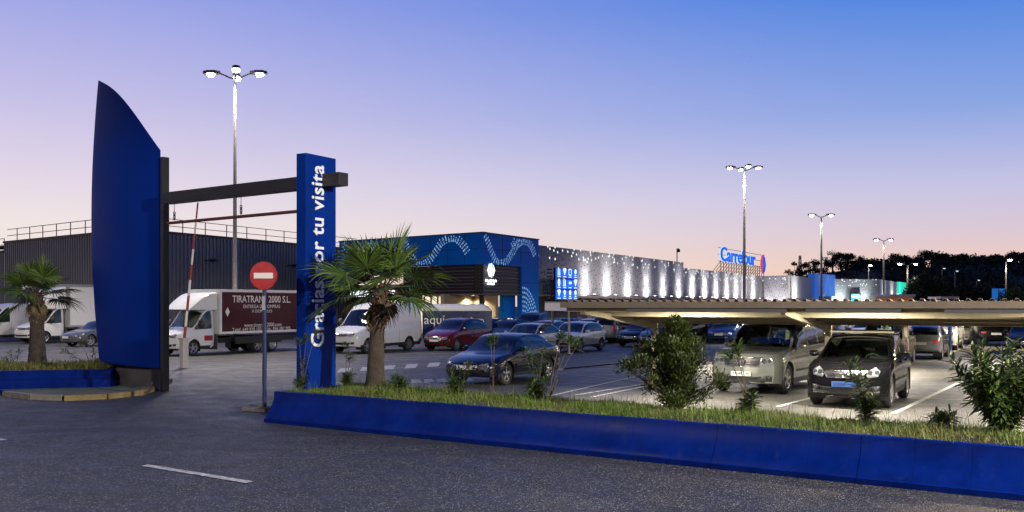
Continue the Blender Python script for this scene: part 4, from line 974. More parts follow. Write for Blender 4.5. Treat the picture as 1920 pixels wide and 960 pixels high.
# =================================================================== VEGETATION
M_palm = mat('palm_leaf', (.034, .082, .014), .42, island=.9, col2=(.11, .18, .035))
M_palmdry = mat('dry_palm_leaf', (.16, .13, .06), .8, island=.5)
M_trunk = mat('palm_trunk', (.055, .042, .032), .95, var=.5, scale=7, bump=.8, bscale=18)
M_boot = mat('palm_boot', (.12, .075, .045), .9, island=.8)
M_leaf = mat('shrub_leaf', (.020, .045, .010), .5, island=.9, col2=(.09, .13, .02))
M_ole = mat('oleander_leaf', (.030, .075, .018), .42, island=.9, col2=(.10, .17, .035))
M_stem = mat('shrub_stem', (.09, .07, .05), .9)
M_grass = mat('grass_blade', (.028, .11, .005), .6, island=.9, col2=(.16, .24, .025))
def grass_patches(m, c2):
    t = m.node_tree; b = t.nodes['Principled BSDF']; lk = b.inputs['Base Color'].links[0].from_socket; c = nd(t, 'ShaderNodeTexCoord')
    n = nd(t, 'ShaderNodeTexNoise'); n.inputs['Scale'].default_value = 1.1; n.inputs['Detail'].default_value = 5; t.links.new(c.outputs['Object'], n.inputs['Vector'])
    r = nd(t, 'ShaderNodeMapRange'); t.links.new(n.outputs[0], r.inputs[0]); r.inputs[1].default_value = .45; r.inputs[2].default_value = .68; r.inputs[4].default_value = .8
    x = nd(t, 'ShaderNodeMix', data_type='RGBA'); t.links.new(r.outputs[0], x.inputs[0]); t.links.new(lk, x.inputs[6]); x.inputs[7].default_value = (*c2, 1); t.links.new(x.outputs[2], b.inputs['Base Color'])
grass_patches(M_grass, (.17, .17, .05))
M_pine = mat('far_pine_foliage', (.022, .032, .024), .9, island=.7)
M_bark = mat('dark_bark', (.035, .028, .022), .95)

def frond(g, gp, B, d, rnd, pet, Rr, droop):
    side = d.cross(UP); side = side.normalized() if side.length > .05 else Vector((1,0,0)); nrm = side.cross(d).normalized()
    H_ = B+d*pet+UP*(-pet*pet*.10*droop)
    gp.tube([B, B+d*pet*.5+UP*(-.02*droop), H_], [.022, .014, .009], 5)
    f = (d+UP*(-.22*droop)).normalized(); nrm = side.cross(f).normalized(); n = 30; roll = rnd.uniform(-.5, .5); side, nrm = side*math.cos(roll)+nrm*math.sin(roll), nrm*math.cos(roll)-side*math.sin(roll)
    A = R(122); da = 2*A/(n-1)
    for i in range(n):
        a = -A+da*i+rnd.uniform(-.02, .02); ca, sa = math.cos(a), math.sin(a)
        L = Rr*(.70+.30*ca)*rnd.uniform(.9, 1.06); dd = (f*ca+side*sa+nrm*(.18*abs(sa))).normalized(); w = dd.cross(nrm).normalized()
        K = [0, .16, .42, .62, .82, 1.0]; pts = []
        for k in K:
            r = L*k; dr = droop*L*(k**3)*.45*rnd.uniform(.8, 1.3); p = H_+dd*r-UP*dr
            ww = min(.5*da*r*1.08, .032) if k < .6 else (.024 if k < .7 else (.012 if k < 1 else .001))
            pts.append((p, ww))
        vs = []; 
        for p, ww in pts: vs += [p-w*ww, p+nrm*(-ww*.5), p+w*ww]
        fs = []
        for k in range(len(pts)-1):
            fs += [(k*3, k*3+1, k*3+4, k*3+3), (k*3+1, k*3+2, k*3+5, k*3+4)]
        g.add(vs, fs)
def palm(base, H_tr, wb, wt, nfr, pet, Rr, seed, label, lean=(0,0), boots=True):
    rn = random.Random(seed); t = thing('palm_tree', label, 'palm', base, 0, 'fan palms in the planters')
    g = MB(); prof_ = []; n = 26; pts = []; rr_ = []
    for i in range(n+1):
        u = i/n; pts.append(base+Vector((lean[0]*u*u, lean[1]*u*u, H_tr*u-.05))); rr_.append((wb+(wt-wb)*min(1, u*1.25)**.8)*(1+.035*math.sin(i*2.1))*(1+.35*max(0, .12-u)/.12))
    g.tube(pts, rr_, 18); wpart('trunk', g, M_trunk, t, True, 60)
    top = pts[-1]
    g = MB()
    for i in range(150):                                   # old leaf bases
        u = rn.uniform(.56, 1.02); a = rn.uniform(0, 6.283); ra_ = wt*(1.0 if u < .9 else .85); p = base+Vector((lean[0]*u*u, lean[1]*u*u, H_tr*u)); d = Vector((math.cos(a), math.sin(a), 0)); s = Vector((-d.y, d.x, 0))
        L = rn.uniform(.07, .15); o = p+d*ra_*.85; tip = o+d*L*.75+UP*L*rn.uniform(.2, .9)
        g.add([o-s*.045, o+s*.045, tip+s*.022, tip-s*.022, o+UP*-.05, tip-UP*.02], [(0,1,2,3), (0,3,5,4), (1,4,5,2), (3,2,5)])
    wpart('leaf_base', g, M_boot, t)
    g, gp = MB(), MB()
    for i in range(nfr):
        u = (i+.5)/nfr; elv = R(74-88*u+rn.uniform(-10, 10)); a = i*2.39996+rn.uniform(-.2, .2)
        d = Vector((math.cos(a)*math.cos(elv), math.sin(a)*math.cos(elv), math.sin(elv)))
        frond(g, gp, top+Vector((d.x, d.y, 0))*wt*.5+UP*rn.uniform(-.12, .05), d, rn, pet*rn.uniform(.8, 1.15)*(1 if u > .15 else 1.05), Rr*rn.uniform(.85, 1.1), .25+.5*u)
    wpart('frond', g, M_palm, t); wpart('leaf_stalk', gp, M_stem, t, True)
    g, gp = MB(), MB()
    for i in range(4):
        elv = R(rn.uniform(-65, -45)); a = rn.uniform(0, 6.28); d = Vector((math.cos(a)*math.cos(elv), math.sin(a)*math.cos(elv), math.sin(elv)))
        frond(g, gp, top-UP*.1, d, rn, pet*.4, Rr*.42, 1.0)
    wpart('dry_frond', g, M_palmdry, t); return t
pb = G(704, 729, .52); palm(pb, 2.15, .215, .135, 20, .70, .98, 11, 'larger fan palm standing in front of the lettered blue pillar', (.10, .05))
pb = G(70, 686, .50); palm(pb, 2.15, .27, .17, 18, .55, .72, 23, 'smaller fan palm in the left planter in front of the white trucks', (-.02, 0))

def leaf_quad(g, p, d, L, w, fold=.3):
    s = d.cross(UP); s = s.normalized() if s.length > .1 else Vector((1,0,0)); n = s.cross(d)
    g.add([p, p+d*L*.45+s*w*.5+n*w*fold, p+d*L, p+d*L*.45-s*w*.5+n*w*fold, p+d*L*.5], [(0,1,4), (1,2,4), (2,3,4), (3,0,4)])
def rdir(rn, zb=-.3): 
    a = rn.uniform(0, 6.283); z = rn.uniform(zb, 1); r = math.sqrt(max(0, 1-z*z)); return Vector((r*math.cos(a), r*math.sin(a), z))
def shrub(base, rx, hh, nclump, nleaf, seed, label, name='shrub', leafL=.05):
    rn = random.Random(seed); t = thing(name, label, 'shrub', base); g = MB(); gs = MB()
    clumps = []
    for i in range(nclump):
        u = rn.random()**.5; a = rn.uniform(0, 6.283); zf = rn.uniform(.06, 1.0); rad = rx*max(.12, 1-.9*abs(zf-.38)**1.1*1.75)*u*(.72+.42*math.sin(a*3+zf*9))

        if zf > .82: rad *= .5
        c = base+Vector((math.cos(a)*rad, math.sin(a)*rad, hh*zf)); clumps.append((c, rn.uniform(.10, .22)*rx/.75))
    for c, r in clumps:
        mid = base+Vector(((c.x-base.x)*.35, (c.y-base.y)*.35, (c.z-base.z)*.5)); gs.tube([base+Vector((rn.uniform(-.08, .08), rn.uniform(-.08, .08), -.03)), mid, c], [.018, .011, .004], 5, caps=False)
        for k in range(nleaf):
            d = rdir(rn, -.5); p = c+d*r*rn.random()**.5*Vector((1, 1, .85)).length/1.7; dd = (d+UP*.5+rdir(rn, -1)*.6).normalized(); leaf_quad(g, p, dd, leafL*rn.uniform(.7, 1.3), leafL*.5)
    wpart('stems', gs, M_stem, t); wpart('foliage', g, M_leaf, t); return t
shrub(G(1268, 768, .55), .86, 1.42, 150, 85, 3, 'large dense dark green shrub in the planter left of the silver off-roader', leafL=.07)

def oleander(base, stems, seed, label, Ls=.13, n_per=26, grp='oleanders in the planter'):
    rn = random.Random(seed); t = thing('oleander', label, 'shrub', base, 0, grp); g = MB(); gs = MB()
    for st in stems:                                       # (dx, dy, h, bare fraction)
        dx, dy, h, bare = st; top = base+Vector((dx, dy, h)); mid = base+Vector((dx*.35, dy*.35, h*.55)); pts = []
        for i in range(9):
            u = i/8; pts.append(base*(1-u)**2+mid*2*u*(1-u)+top*u*u)
        gs.tube(pts, [.012*(1-.6*i/8) for i in range(9)], 5)
        n = int(n_per*(1-bare)+24)
        for k in range(n):
            u = bare+(1-bare)*(k/n)**.8; q = u*8; i = min(7, int(q)); p = pts[i].lerp(pts[i+1], q-i); ax = (pts[i+1]-pts[i]).normalized()
            a = k*2.2+rn.uniform(-.3, .3); s = ax.cross(Vector((1, .2, 0))).normalized(); w = ax.cross(s); rad = s*math.cos(a)+w*math.sin(a)
            up = .35+1.1*max(0, (u-.75)/.25)*rn.random(); d = (rad+ax*up+UP*rn.uniform(-.25, .1)).normalized()
            L = Ls*rn.uniform(.8, 1.35); sd = d.cross(UP); sd = sd.normalized() if sd.length > .1 else Vector((1,0,0)); nn = sd.cross(d); ww = L*.095
            p1, p2, p3 = p+d*L*.35, p+d*L*.7-UP*L*.03, p+d*L-UP*L*.12
            g.add([p, p1-sd*ww, p1+nn*ww*.5*-1, p1+sd*ww, p2-sd*ww*.85, p2-nn*ww*.4, p2+sd*ww*.85, p3], [(0,2,1), (0,3,2), (1,2,5,4), (2,3,6,5), (4,5,7), (5,6,7)])
    wpart('stems', gs, M_stem, t, True); wpart('foliage', g, M_ole, t); return t
def PP(x, y): return G(x, y, .54)
def fan(n, spread, h, seed, bare=.25):
    rn = random.Random(seed); return [(rn.uniform(-spread, spread), rn.uniform(-spread, spread)*.7, h*rn.uniform(.55, 1.05), bare*rn.uniform(.5, 1.4)) for _ in range(n)]
oleander(PP(1888, 817), fan(34, .58, 1.12, 4, .12)+[(-.78, -.05, 1.02, .25), (-.62, .1, .80, .2), (-.35, 0, 1.22, .2), (.1, 0, 1.28, .2), (-.5, -.1, .5, .1)], 41, 'biggest oleander, leafy and many stemmed, at the right end of the planter', .175, 56)
oleander(PP(1405, 778), [(-.22, 0, 1.05, .80), (-.17, .05, 1.12, .86), (-.36, .0, .98, .84)]+[(.09, 0, .30, .1), (-.06, 0, .26, .1), (.03, .05, .34, .1), (-.1, .02, .2, 0)], 42, 'oleander with thin bare stems topped by dark tufts in front of the off-roader grille', .15, 40)
oleander(PP(1628, 795), [(-.20, 0, .92, .45), (-.10, .02, .78, .4), (-.26, .0, .70, .45), (-.30, .05, .88, .6)]+fan(7, .16, .42, 6, .1), 43, 'leaning oleander in front of the black crossover', .14, 40)
oleander(PP(1008, 754), [(-.12, 0, .85, .5), (.10, 0, .95, .62), (-.02, 0, .62, .3), (-.25, .0, .95, .65)]+fan(8, .18, .42, 7, .1), 44, 'oleander in front of the rear wheel of the dark saloon', .14, 34)
oleander(PP(862, 745), [(.0, 0, .55, .3), (.14, 0, .62, .35), (-.20, 0, .50, .45), (.22, 0, .66, .5)]+fan(7, .2, .38, 8, .1), 45, 'oleander in front of the grille of the dark saloon', .13, 30)
oleander(PP(925, 748), [(-.05, 0, 1.12, .86), (.02, 0, 1.14, .9)], 46, 'oleander with one tall bare stem and a tuft in front of the dark windscreen', .15, 50)
oleander(PP(1028, 756), [(.58, .1, 1.10, .86), (.42, .0, 1.12, .9), (.24, 0, 1.22, .9)], 47, 'oleander with long slanting bare stems and tufts against the tarmac', .15, 46)
oleander(PP(752, 738), fan(7, .14, .34, 9, .05), 48, 'low leafy oleander just right of the palm trunk', .14, 26)
oleander(PP(648, 730), fan(6, .14, .34, 10, .2)+[(.02, 0, .95, .80), (.12, 0, .72, .75)], 49, 'oleander between the palm trunk and the lettered pillar', .13, 26)
oleander(PP(566, 731), [(.0, 0, .62, .4), (.10, 0, 1.10, .86), (-.05, 0, 1.02, .88), (.3, .1, 1.22, .9)]+fan(4, .1, .3, 12, .1), 50, 'thin oleander growing against the left edge of the lettered pillar', .13, 26)
oleander(PP(1770, 800), fan(9, .22, .20, 13, .05), 51, 'very low oleander sprout in the grass left of the biggest one', .13, 20)
oleander(G(170, 689, .52), [(.10, 0, .5, .4), (.32, 0, .28, .3), (-.3, 0, .75, .75), (-.85, 0, .5, .5)], 52, 'sparse weedy oleander in the left planter right of the small palm', .13, 16)
oleander(G(30, 690, .52), [(-.2, 0, .45, .4), (.1, 0, .5, .4), (-.4, 0, .3, .3)], 53, 'sparse weedy oleander in the left planter left of the small palm', .13, 16)

# grass
rn = random.Random(21); g = MB()
def blade(p, h, lean, a, w):
    d = Vector((math.cos(a), math.sin(a), 0)); s = Vector((-d.y, d.x, 0))*w
    g.add([p-s, p+s, p+d*lean*.4+UP*h*.6+s*.7, p+d*lean*.4+UP*h*.6-s*.7, p+d*lean+UP*h], [(0,1,2,3), (3,2,4)])
from mathutils import noise as mnoise
for i in range(80000):
    u = rn.uniform(0, BLEN); wd = (2.5+(W0-2.5)*max(0, (5-u)/5)) if u < 5 else (2.5+(W1-2.5)*(u-5)/(BLEN-5)); w = rn.uniform(.30, wd-.02)
    p = A0+bd*u+bn*w; nz = mnoise.noise(Vector((p.x*.9, p.y*.9, 0))); nz2 = mnoise.noise(Vector((p.x*3.1, p.y*3.1, 5)))
    if rn.random() > .92+nz*.9: continue
    h = (.085+.07*nz+.06*nz2)*rn.uniform(.6, 1.5); h = max(.03, h)
    if rn.random() < .02*(1+2*nz2): h = rn.uniform(.18, .36)
    blade(p+UP*(soil_z(w-.33, wd-.33)-.01), h, h*rn.uniform(.1, .8), rn.uniform(0, 6.283), .0045 if u < 6 else .0035)
o = obj('grass', g, M_grass); o['kind'] = 'stuff'
g = MB()
for i in range(22000):
    u = rn.uniform(.16, 13); w = rn.uniform(.3, 3.15); p = L0+ld*u+ln*w; nz = mnoise.noise(p*.9)
    h = max(.03, (.12+.08*nz)*rn.uniform(.5, 1.6)); blade(p+UP*(.50+.07*math.sin((w-.3)/2.9*math.pi)), h, h*rn.uniform(.1, .8), rn.uniform(0, 6.283), .007)
o = obj('grass', g, mat('dry_grass_blade', (.09, .13, .02), .7, island=.9, col2=(.28, .27, .07))); o['kind'] = 'stuff'

# ridge trees
def far_tree(P, h, rw, seed, label, kind):
    rn = random.Random(seed); t = thing({'umbrella': 'pine_tree', 'tall': 'eucalyptus_tree'}[kind], label, 'tree', P, 0, 'trees along the ridge'); g, gs = MB(), MB()
    gs.tube([P-UP*.5, P+UP*h*.5+Vector((rn.uniform(-.5, .5), 0, 0)), P+UP*h*.82], [.35, .25, .12], 6)
    ncl = rn.randint(8, 12) if kind == 'tall' else rn.randint(7, 10)
    for i in range(ncl):
        a = rn.uniform(0, 6.283); u = rn.uniform(.42, .98) if kind == 'tall' else rn.uniform(.60, .95)
        rad = rw*(math.sin((u-.3)/.75*math.pi)*.9+.15)*rn.uniform(.2, 1) if kind == 'tall' else rw*rn.uniform(.15, 1)*(1.25-.6*(u-.6)/.35)
        c = P+Vector((math.cos(a)*rad, math.sin(a)*rad, h*u)); r = rw*rn.uniform(.30, .46)
        gs.tube([P+UP*h*(u-.25), c], [.11, .04], 4, caps=False)
        for k in range(70):
            d = rdir(rn, -.8); p = c+Vector((d.x, d.y, d.z*.62))*r*rn.random()**.4; dd = rdir(rn, -1); leaf_quad(g, p, dd, rn.uniform(.5, 1.0), rn.uniform(.3, .55))
    wpart('trunk', gs, M_bark, t); wpart('crown', g, M_pine, t); return t
rn = random.Random(99); ridge = [(1492,488,.5),(1513,484,.5),(1528,476,.8),(1546,486,.7),(1562,473,1.),(1578,478,.9),(1590,474,1.0),(1603,488,.6),(1618,483,.7),(1634,486,.7),(1650,484,.75),(1668,487,.6),(1680,477,1.),(1694,482,.9),(1706,490,.6),(1720,484,.8),(1734,473,1.1),(1747,477,1.),(1758,475,1.1),(1770,480,.9),(1781,477,.9),(1798,481,.9),(1808,480,.9),(1822,481,1.),(1834,483,.9),(1850,488,.8),(1862,489,.7),(1875,490,.7),(1888,484,.8),(1902,474,1.1),(1913,474,1.1),(1924,476,1.1),(1940,475,1.1)]
for i, (x, y, s) in enumerate(ridge):
    D = 318+rn.uniform(-8, 10); X = (x-CX)/F*D; z = hill_z(X, D); h = zat(y, D)-z
    far_tree(Vector((X, D, z-.2)), max(3.2, h), 2.4+1.5*s, 300+i, 'dark tree on the ridge %s' % (
        ['beside the lattice pylon', 'right of the lattice pylon', 'above the blue portal', 'low one right of the blue portal', 'tall one over the gap left of the white block', 'leaning one in the leftmost clump', 'tallest of the leftmost clump', 'low one left of the double lamp mast', 'small one behind the short lamp', 'left of the pale lamp mast', 'behind the pale lamp mast', 'low one right of the pale lamp mast', 'wide crowned one left of the warm double lamp', 'behind the warm double lamp', 'low one over the warm double lamp', 'left of the tallest central group', 'left one of the tallest central group', 'second of the tallest central group', 'middle of the tallest central group', 'fourth of the tallest central group', 'right one of the tallest central group', 'airy one after the central group', 'paired with the airy one', 'broad one above the dim lamps', 'right of the broad one', 'low one before the dip', 'lowest in the dip', 'last low one in the dip', 'over the single-headed lamp', 'first of the tall right-hand group', 'second of the tall right-hand group', 'at the right picture edge', 'cut by the right picture edge'][i]), 'umbrella' if i % 3 == 0 else 'tall')
# hillside cover
g = MB(); rn = random.Random(5)
for i in range(2600):
    X = rn.uniform(95, 400); Y = rn.uniform(215, 325); zc = hill_z(X, Y); 
    if abs(X/Y-.4) > .35: continue
    r = rn.uniform(1.2, 2.6); 
    for k in range(16):
        d = rdir(rn, -.1); p = Vector((X, Y, zc))+Vector((d.x*r, d.y*r, d.z*r*.8)); leaf_quad(g, p, rdir(rn, -.6), rn.uniform(.9, 1.7), rn.uniform(.6, 1.1))
o = obj('hillside_scrub', g, mat('hillside_foliage', (.016, .028, .026), 1, island=.8)); o['kind'] = 'stuff'
# closer round trees and hedge
def round_tree(P, rx, hh, seed, label, name, cat, n=60, per=120, ls=.35, m=None, grp=None, low=.1):
    rn = random.Random(seed); t = thing(name, label, cat, P, 0, grp); g, gs = MB(), MB(); gs.tube([P-UP*.1, P+UP*hh*.5], [rx*.06, rx*.04], 7)
    for i in range(n):
        d = rdir(rn, -.55); c = P+UP*hh*.52+Vector((d.x*rx*.78, d.y*rx*.78, d.z*hh*.42))*rn.uniform(.55, 1); r = rx*rn.uniform(.16, .28); gs.tube([P+UP*hh*.4, c], [rx*.02, rx*.006], 4, caps=False)
        if c.z-r*.6 < P.z+hh*low*.3: c.z = P.z+r*.6
        for k in range(per):
            q = rdir(rn, -1); leaf_quad(g, c+q*r*rn.random()**.4, (rdir(rn, -1)+UP*.3).normalized(), ls*rn.uniform(.6, 1.3), ls*.55)
    wpart('trunk', gs, M_bark, t); wpart('crown', g, m or M_leaf, t); return t
def far(x, D): return Vector(((x-CX)/F*D, D, 0))
M_dtree = mat('dark_tree_leaf', (.016, .034, .018), .8, island=.8)
round_tree(far(1738, 118), 3.0, zat(506, 118), 70, 'big round dark tree right of the last white block', 'round_tree', 'tree', 70, 150, .42, M_dtree)
round_tree(far(1903, 88), 1.9, zat(536, 88), 71, 'rounded green hedge bush at the right picture edge', 'hedge_bush', 'shrub', 50, 120, .22, mat('hedge_leaf', (.04, .085, .018), .6, island=.8))
round_tree(far(1464, 84), .62, zat(561, 84), 72, 'small round bush peeping over the carport roof', 'round_bush', 'shrub', 24, 60, .12, M_leaf)
for i, (x, y, D, l_) in enumerate(((1800, 532, 150, 'dark tree low on the slope right of the big round tree'), (1838, 540, 155, 'dark tree below the dim lamps'), (1868, 524, 170, 'dark tree behind the single-headed lamp'), (1905, 528, 175, 'dark tree behind the green hedge'))):
    round_tree(far(x, D), 5.0, zat(y, D), 80+i, l_, 'dark_tree', 'tree', 40, 90, .7, M_pine, 'trees at the foot of the slope')
# =================================================================== VEHICLES
M_tyre = mat('tyre_rubber', (.018, .018, .019), .8); M_rim = mat('alloy_rim', (.50, .50, .51), .3, metal=.8); M_plast = mat('black_plastic', (.022, .022, .024), .55)
M_seat = mat('seat_cloth', (.07, .07, .075), .9); M_chrome = mat('chrome', (.75, .76, .78), .14, metal=1.); M_bulb = mat('clear_lamp', (.26, .28, .31), .22, metal=.6, coat=1.)
M_reflector = mat('lamp_reflector', (.12, .13, .15), .15, metal=.7, coat=1.); M_red = mat('red_tail_lens', (.22, .006, .008), .15, coat=1., emit=(.5, .01, .01), estr=.10); M_plate = mat('number_plate', (.62, .62, .60), .5); M_ink = mat('plate_ink', (.02, .02, .02), .5)
M_mesh_ = mat('grille_dark', (.012, .012, .014), .4)
def paint(name, c, metal=.0, rough=.2): return mat('paint_'+name, c, rough, metal=metal, coat=.7, var=.04, scale=1.5, spec=.25)
PAINT = {'silver': paint('silver', (.34, .35, .37), .55), 'grey': paint('grey', (.12, .125, .14), .5), 'white': paint('white', (.68, .69, .70)), 'black': paint('black', (.004, .004, .005)), 'navy': paint('navy', (.004, .006, .018), .1),
         'red': paint('red', (.10, .007, .012), .2), 'maroon': paint('maroon', (.12, .010, .02), .3), 'blue': paint('blue', (.02, .07, .25), .3), 'beige': paint('champagne', (.40, .36, .28), .45), 'mauve': paint('mauve', (.16, .14, .19), .5), 'green': paint('green', (.02, .05, .035), .3), 'offroad': paint('olive_silver', (.27, .29, .27), .6), 'yellow': paint('yellow', (.55, .45, .03)), 'ltgrey': paint('light_grey', (.45, .46, .47), .2)}

_b = PAINT['black'].node_tree.nodes['Principled BSDF']; _b.inputs['Coat Weight'].default_value = .25; [PAINT['black'].node_tree.links.remove(l) for l in list(_b.inputs['Roughness'].links)]; _b.inputs['Roughness'].default_value = .08; _b.inputs['Specular IOR Level'].default_value = .06
def make_car(kind, L, hw, top, belt, cowl, hdr, rr, tail, wb, fo, wr_, pillars, wend, sill=.24, wslope=.6, doors=None, roofrail=False, van=False, near=False, grille=None, crown=.05, tailglass=True, gh=.78, rims=5, headl=None, lampw=.36, taillamp='side', wstart=None, skirt=0, sq=.60):
    """returns dict part-name -> (mesh, children)"""
    hb = L/2; Ht = max(z for _, z in top)
    cus = [fo, fo+wb]; ra = wr_+.055
    st = set([0., L]); u = 0.
    while u < L: st.add(round(u, 3)); u += .075
    for e_ in (.02, .05, .1, L-.02, L-.05, L-.1): st.add(round(e_, 3))
    for p in pillars: st.add(round(p-.04, 3)); st.add(round(p+.04, 3))
    for e_ in (cowl, hdr, rr, tail): st.add(round(e_, 3))
    if doors:
        for a, b in doors: st.add(round(a, 3)); st.add(round(b, 3))
    S = sorted(st); S2 = [S[0]]
    for s in S[1:]:
        if s-S2[-1] > .012: S2.append(s)
    S = S2; nl = 13
    ts = [0, .07, .30, .6, .90, 1.0]; tr = [.07, .25, .5, .75, 1.0]
    def ring(u):
        zt = interp(top, u); zbelt = min(interp(belt, u), zt-.015)
        rf = .42 if not van else .30; e1 = 1-(1-min(1, u/rf))**2.6*.16; e2 = 1-(1-min(1, (L-u)/.45))**2.6*.12; w = hw*e1*e2
        zb = sill+(.02 if u < .3 else 0)+max(0, .35-u)*.10+max(0, u-(L-.4))*.30
        g_ = max(0, min(1, (zt-zbelt)/(Ht-zbelt+1e-6))); g_ = g_*g_*(3-2*g_)
        low = []
        for i in range(nl+1):
            s = i/nl; z = zb+(zbelt-zb)*s
            wf = .945+.055*math.sin(min(1, s/.55)*math.pi/2) if s < .55 else 1-.045*((s-.55)/.45)**2
            # character crease
            wf += .006*math.exp(-((s-.78)/.05)**2)
            low.append((w*wf, z))
        wbt = low[-1][0]; wr = wbt*(.93*(1-g_)+gh*g_); ze = zbelt+(zt-zbelt)*(sq*(1-g_)+(1-crown/(max(.3, Ht-.9)))*g_*1.0) ; ze = min(ze, zt-.008)
        side = []
        for t in ts[1:]:
            b_ = math.sin(t*math.pi)*.022*g_; side.append((wbt+(wr-wbt)*t+b_, zbelt+(ze-zbelt)*t))
        roof = []
        for t in tr:
            roof.append((wr*(1-t), ze+(zt-ze)*(1-(1-t)**2.4)))
        return low+side+roof
    rings = [ring(u) for u in S]; NR = len(rings[0])
    def deform(u, y, z):
        x = u
        kf = math.exp(-u/.55); kr = math.exp(-(L-u)/.5)
        x += kf*(.26 if not van else .16)*abs(y/hw)**2.3; x -= kr*.16*abs(y/hw)**2.4
        x += kf*.10*max(0, z-.55)**1.0*(1.2 if not van else .5)
        if z < .45: x += kf*.10*(.45-z)*1.5; x -= kr*.2*(.45-z)
        return hb-x                                            # front = +x
    V = {}; cls = {}
    def vert(i, j, sgn):
        y, z = rings[i][j]; return Vector((deform(S[i], y*sgn, z), y*sgn, z))
    wz = wr_
    faces = []                                               # (cls, [keys])
    def inwheel(u, z):
        for c in cus:
            if (u-c)**2+(z-wz)**2 < ra*ra: return c
        return None
    isl = nl; iss = nl+len(ts)-1
    dead = set(); livekeys = set()
    for i in range(len(S)-1):
        u = (S[i]+S[i+1])/2
        for j in range(NR-1):
            z4 = [rings[i][j][1], rings[i][j+1][1], rings[i+1][j][1], rings[i+1][j+1][1]]; zc = sum(z4)/4
            ks = [(i, j), (i+1, j), (i+1, j+1), (i, j+1)]
            if j < isl:
                if inwheel(u, zc) is not None: dead.update(ks); continue
                c = 'body'
                if doors:
                    for a, b in doors:
                        if a-1e-3 <= S[i] and S[i+1] <= b+1e-3 and zc > sill+.10: c = 'door%d' % doors.index((a, b))
                if zc < sill+.12 and .3 < u < L-.3: c = 'trim'
            elif j < iss:
                row = j-isl; hgt = rings[i][iss][1]-rings[i][isl][1]; hgt2 = rings[i+1][iss][1]-rings[i+1][isl][1]
                c = 'body'
                lo = (wstart or cowl)+.10; we = wend-wslope*(zc-rings[i][isl][1])
                if min(hgt, hgt2) > .07 and u > lo and u < we and row < 4:
                    c = 'glass' if row > 0 else 'trim'
                    for p in pillars:
                        if abs(u-p) < .041: c = 'trim'
            else:
                row = j-iss; c = 'body'
                if cowl-.001 <= S[i] and S[i+1] <= hdr+.001 and row > 0: c = 'screen'
                elif tailglass and rr-.001 <= S[i] and S[i+1] <= tail+.001 and row > 0: c = 'rear'
                elif .12 < u < cowl-.03 and row > 0: c = 'bonnet'
            faces.append((c, ks))
    for c, ks in faces: livekeys.update(ks)
    snap = dead & livekeys
    def P(k, sgn):
        i, j = k
        y, z = rings[i][j]; u = S[i]
        if k in snap and j <= isl:
            best = min(cus, key=lambda c: abs(u-c)); dx, dz = u-best, z-wz; d = math.hypot(dx, dz) or 1e-6
            if z > rings[i][0][1]+.001 or d < ra:
                u = best+dx/d*ra; z = wz+dz/d*ra; 
        return Vector((deform(u, y*sgn, z), y*sgn, z))
    groups = {}
    for c, ks in faces:
        for sgn in (1, -1):
            nm = c+('' if c in ('body', 'bonnet', 'screen', 'rear', 'trim') else ('_l' if sgn > 0 else '_r'))
            gg = groups.setdefault(nm, (MB(), {})); mb, idx = gg; f = []
            for k in ks:
                kk = (k, sgn if rings[k[0]][k[1]][0] > 1e-6 else 0)
                if kk not in idx: idx[kk] = len(mb.v); mb.v.append(tuple(P(k, sgn)))
                f.append(idx[kk])
            if len(set(f)) < 3: continue
            f = [q for n_, q in enumerate(f) if q != f[n_-1]]
            mb.f.append(tuple(f if sgn > 0 else f[::-1])); mb.m.append(0)
    # end caps
    mb, idx = groups['body']
    for i_end in (0, len(S)-1):
        rows = []; M_ = 12
        for j in range(NR):
            y, z = rings[i_end][j]; row = []
            for q in range(M_+1):
                yy = y*(1-2*q/M_); row.append(Vector((deform(S[i_end], yy, z), yy, z)))
            rows.append(row)
        base = len(mb.v)
        for r_ in rows: mb.v.extend(tuple(v) for v in r_)
        for j in range(NR-1):
            for q in range(M_):
                f = (base+j*(M_+1)+q, base+(j+1)*(M_+1)+q, base+(j+1)*(M_+1)+q+1, base+j*(M_+1)+q+1); mb.f.append(f if i_end == 0 else f[::-1]); mb.m.append(0)
    # panel gaps
    for nm, (m_, _) in groups.items():
        if nm.startswith('door') or nm == 'bonnet':
            xs = [v[0] for v in m_.v]; x0, x1 = min(xs), max(xs); zmin = min(v[2] for v in m_.v); nv = []
            for v in m_.v:
                x, y, z = v
                if x > x1-.004: x -= .010
                if x < x0+.004: x += .010
                if nm == 'bonnet': y *= .992
                nv.append((x, y, z))
            m_.v = nv
    out = []
    bod = groups['body'][0]; allv = list(bod.v); allf = list(bod.f)
    for nm in groups:
        if nm != 'body':
            b = len(allv); allv += groups[nm][0].v; allf += [tuple(i+b for i in f) for f in groups[nm][0].f]
    bvh = BVHTree.FromPolygons(allv, allf)
    bm_ = bod.mesh('body', [PAINT['silver']], True, 32); out.append(('body', bm_, []))
    if 'bonnet' in groups: out.append(('bonnet', groups['bonnet'][0].mesh('bonnet', [PAINT['silver']], True, 32), []))
    # lamps, grille ... laid on the surface
    def on_front(y, z, sgnx=1, off=.006, yaw=0.):
        o = Vector((sgnx*(hb+1.5), y+math.sin(yaw)*1.5*(1 if y > 0 else -1), z)); d = (Vector((0, y, z))-Vector((0, o.y, z))); d = Vector((-sgnx*math.cos(yaw), -math.sin(yaw)*(1 if y > 0 else -1), 0)).normalized()
        h = bvh.ray_cast(o, d, 4)
        if h[0] is None: return None
        n = h[1]; 
        if n.dot(d) > 0: n = -n
        return h[0]+n*off
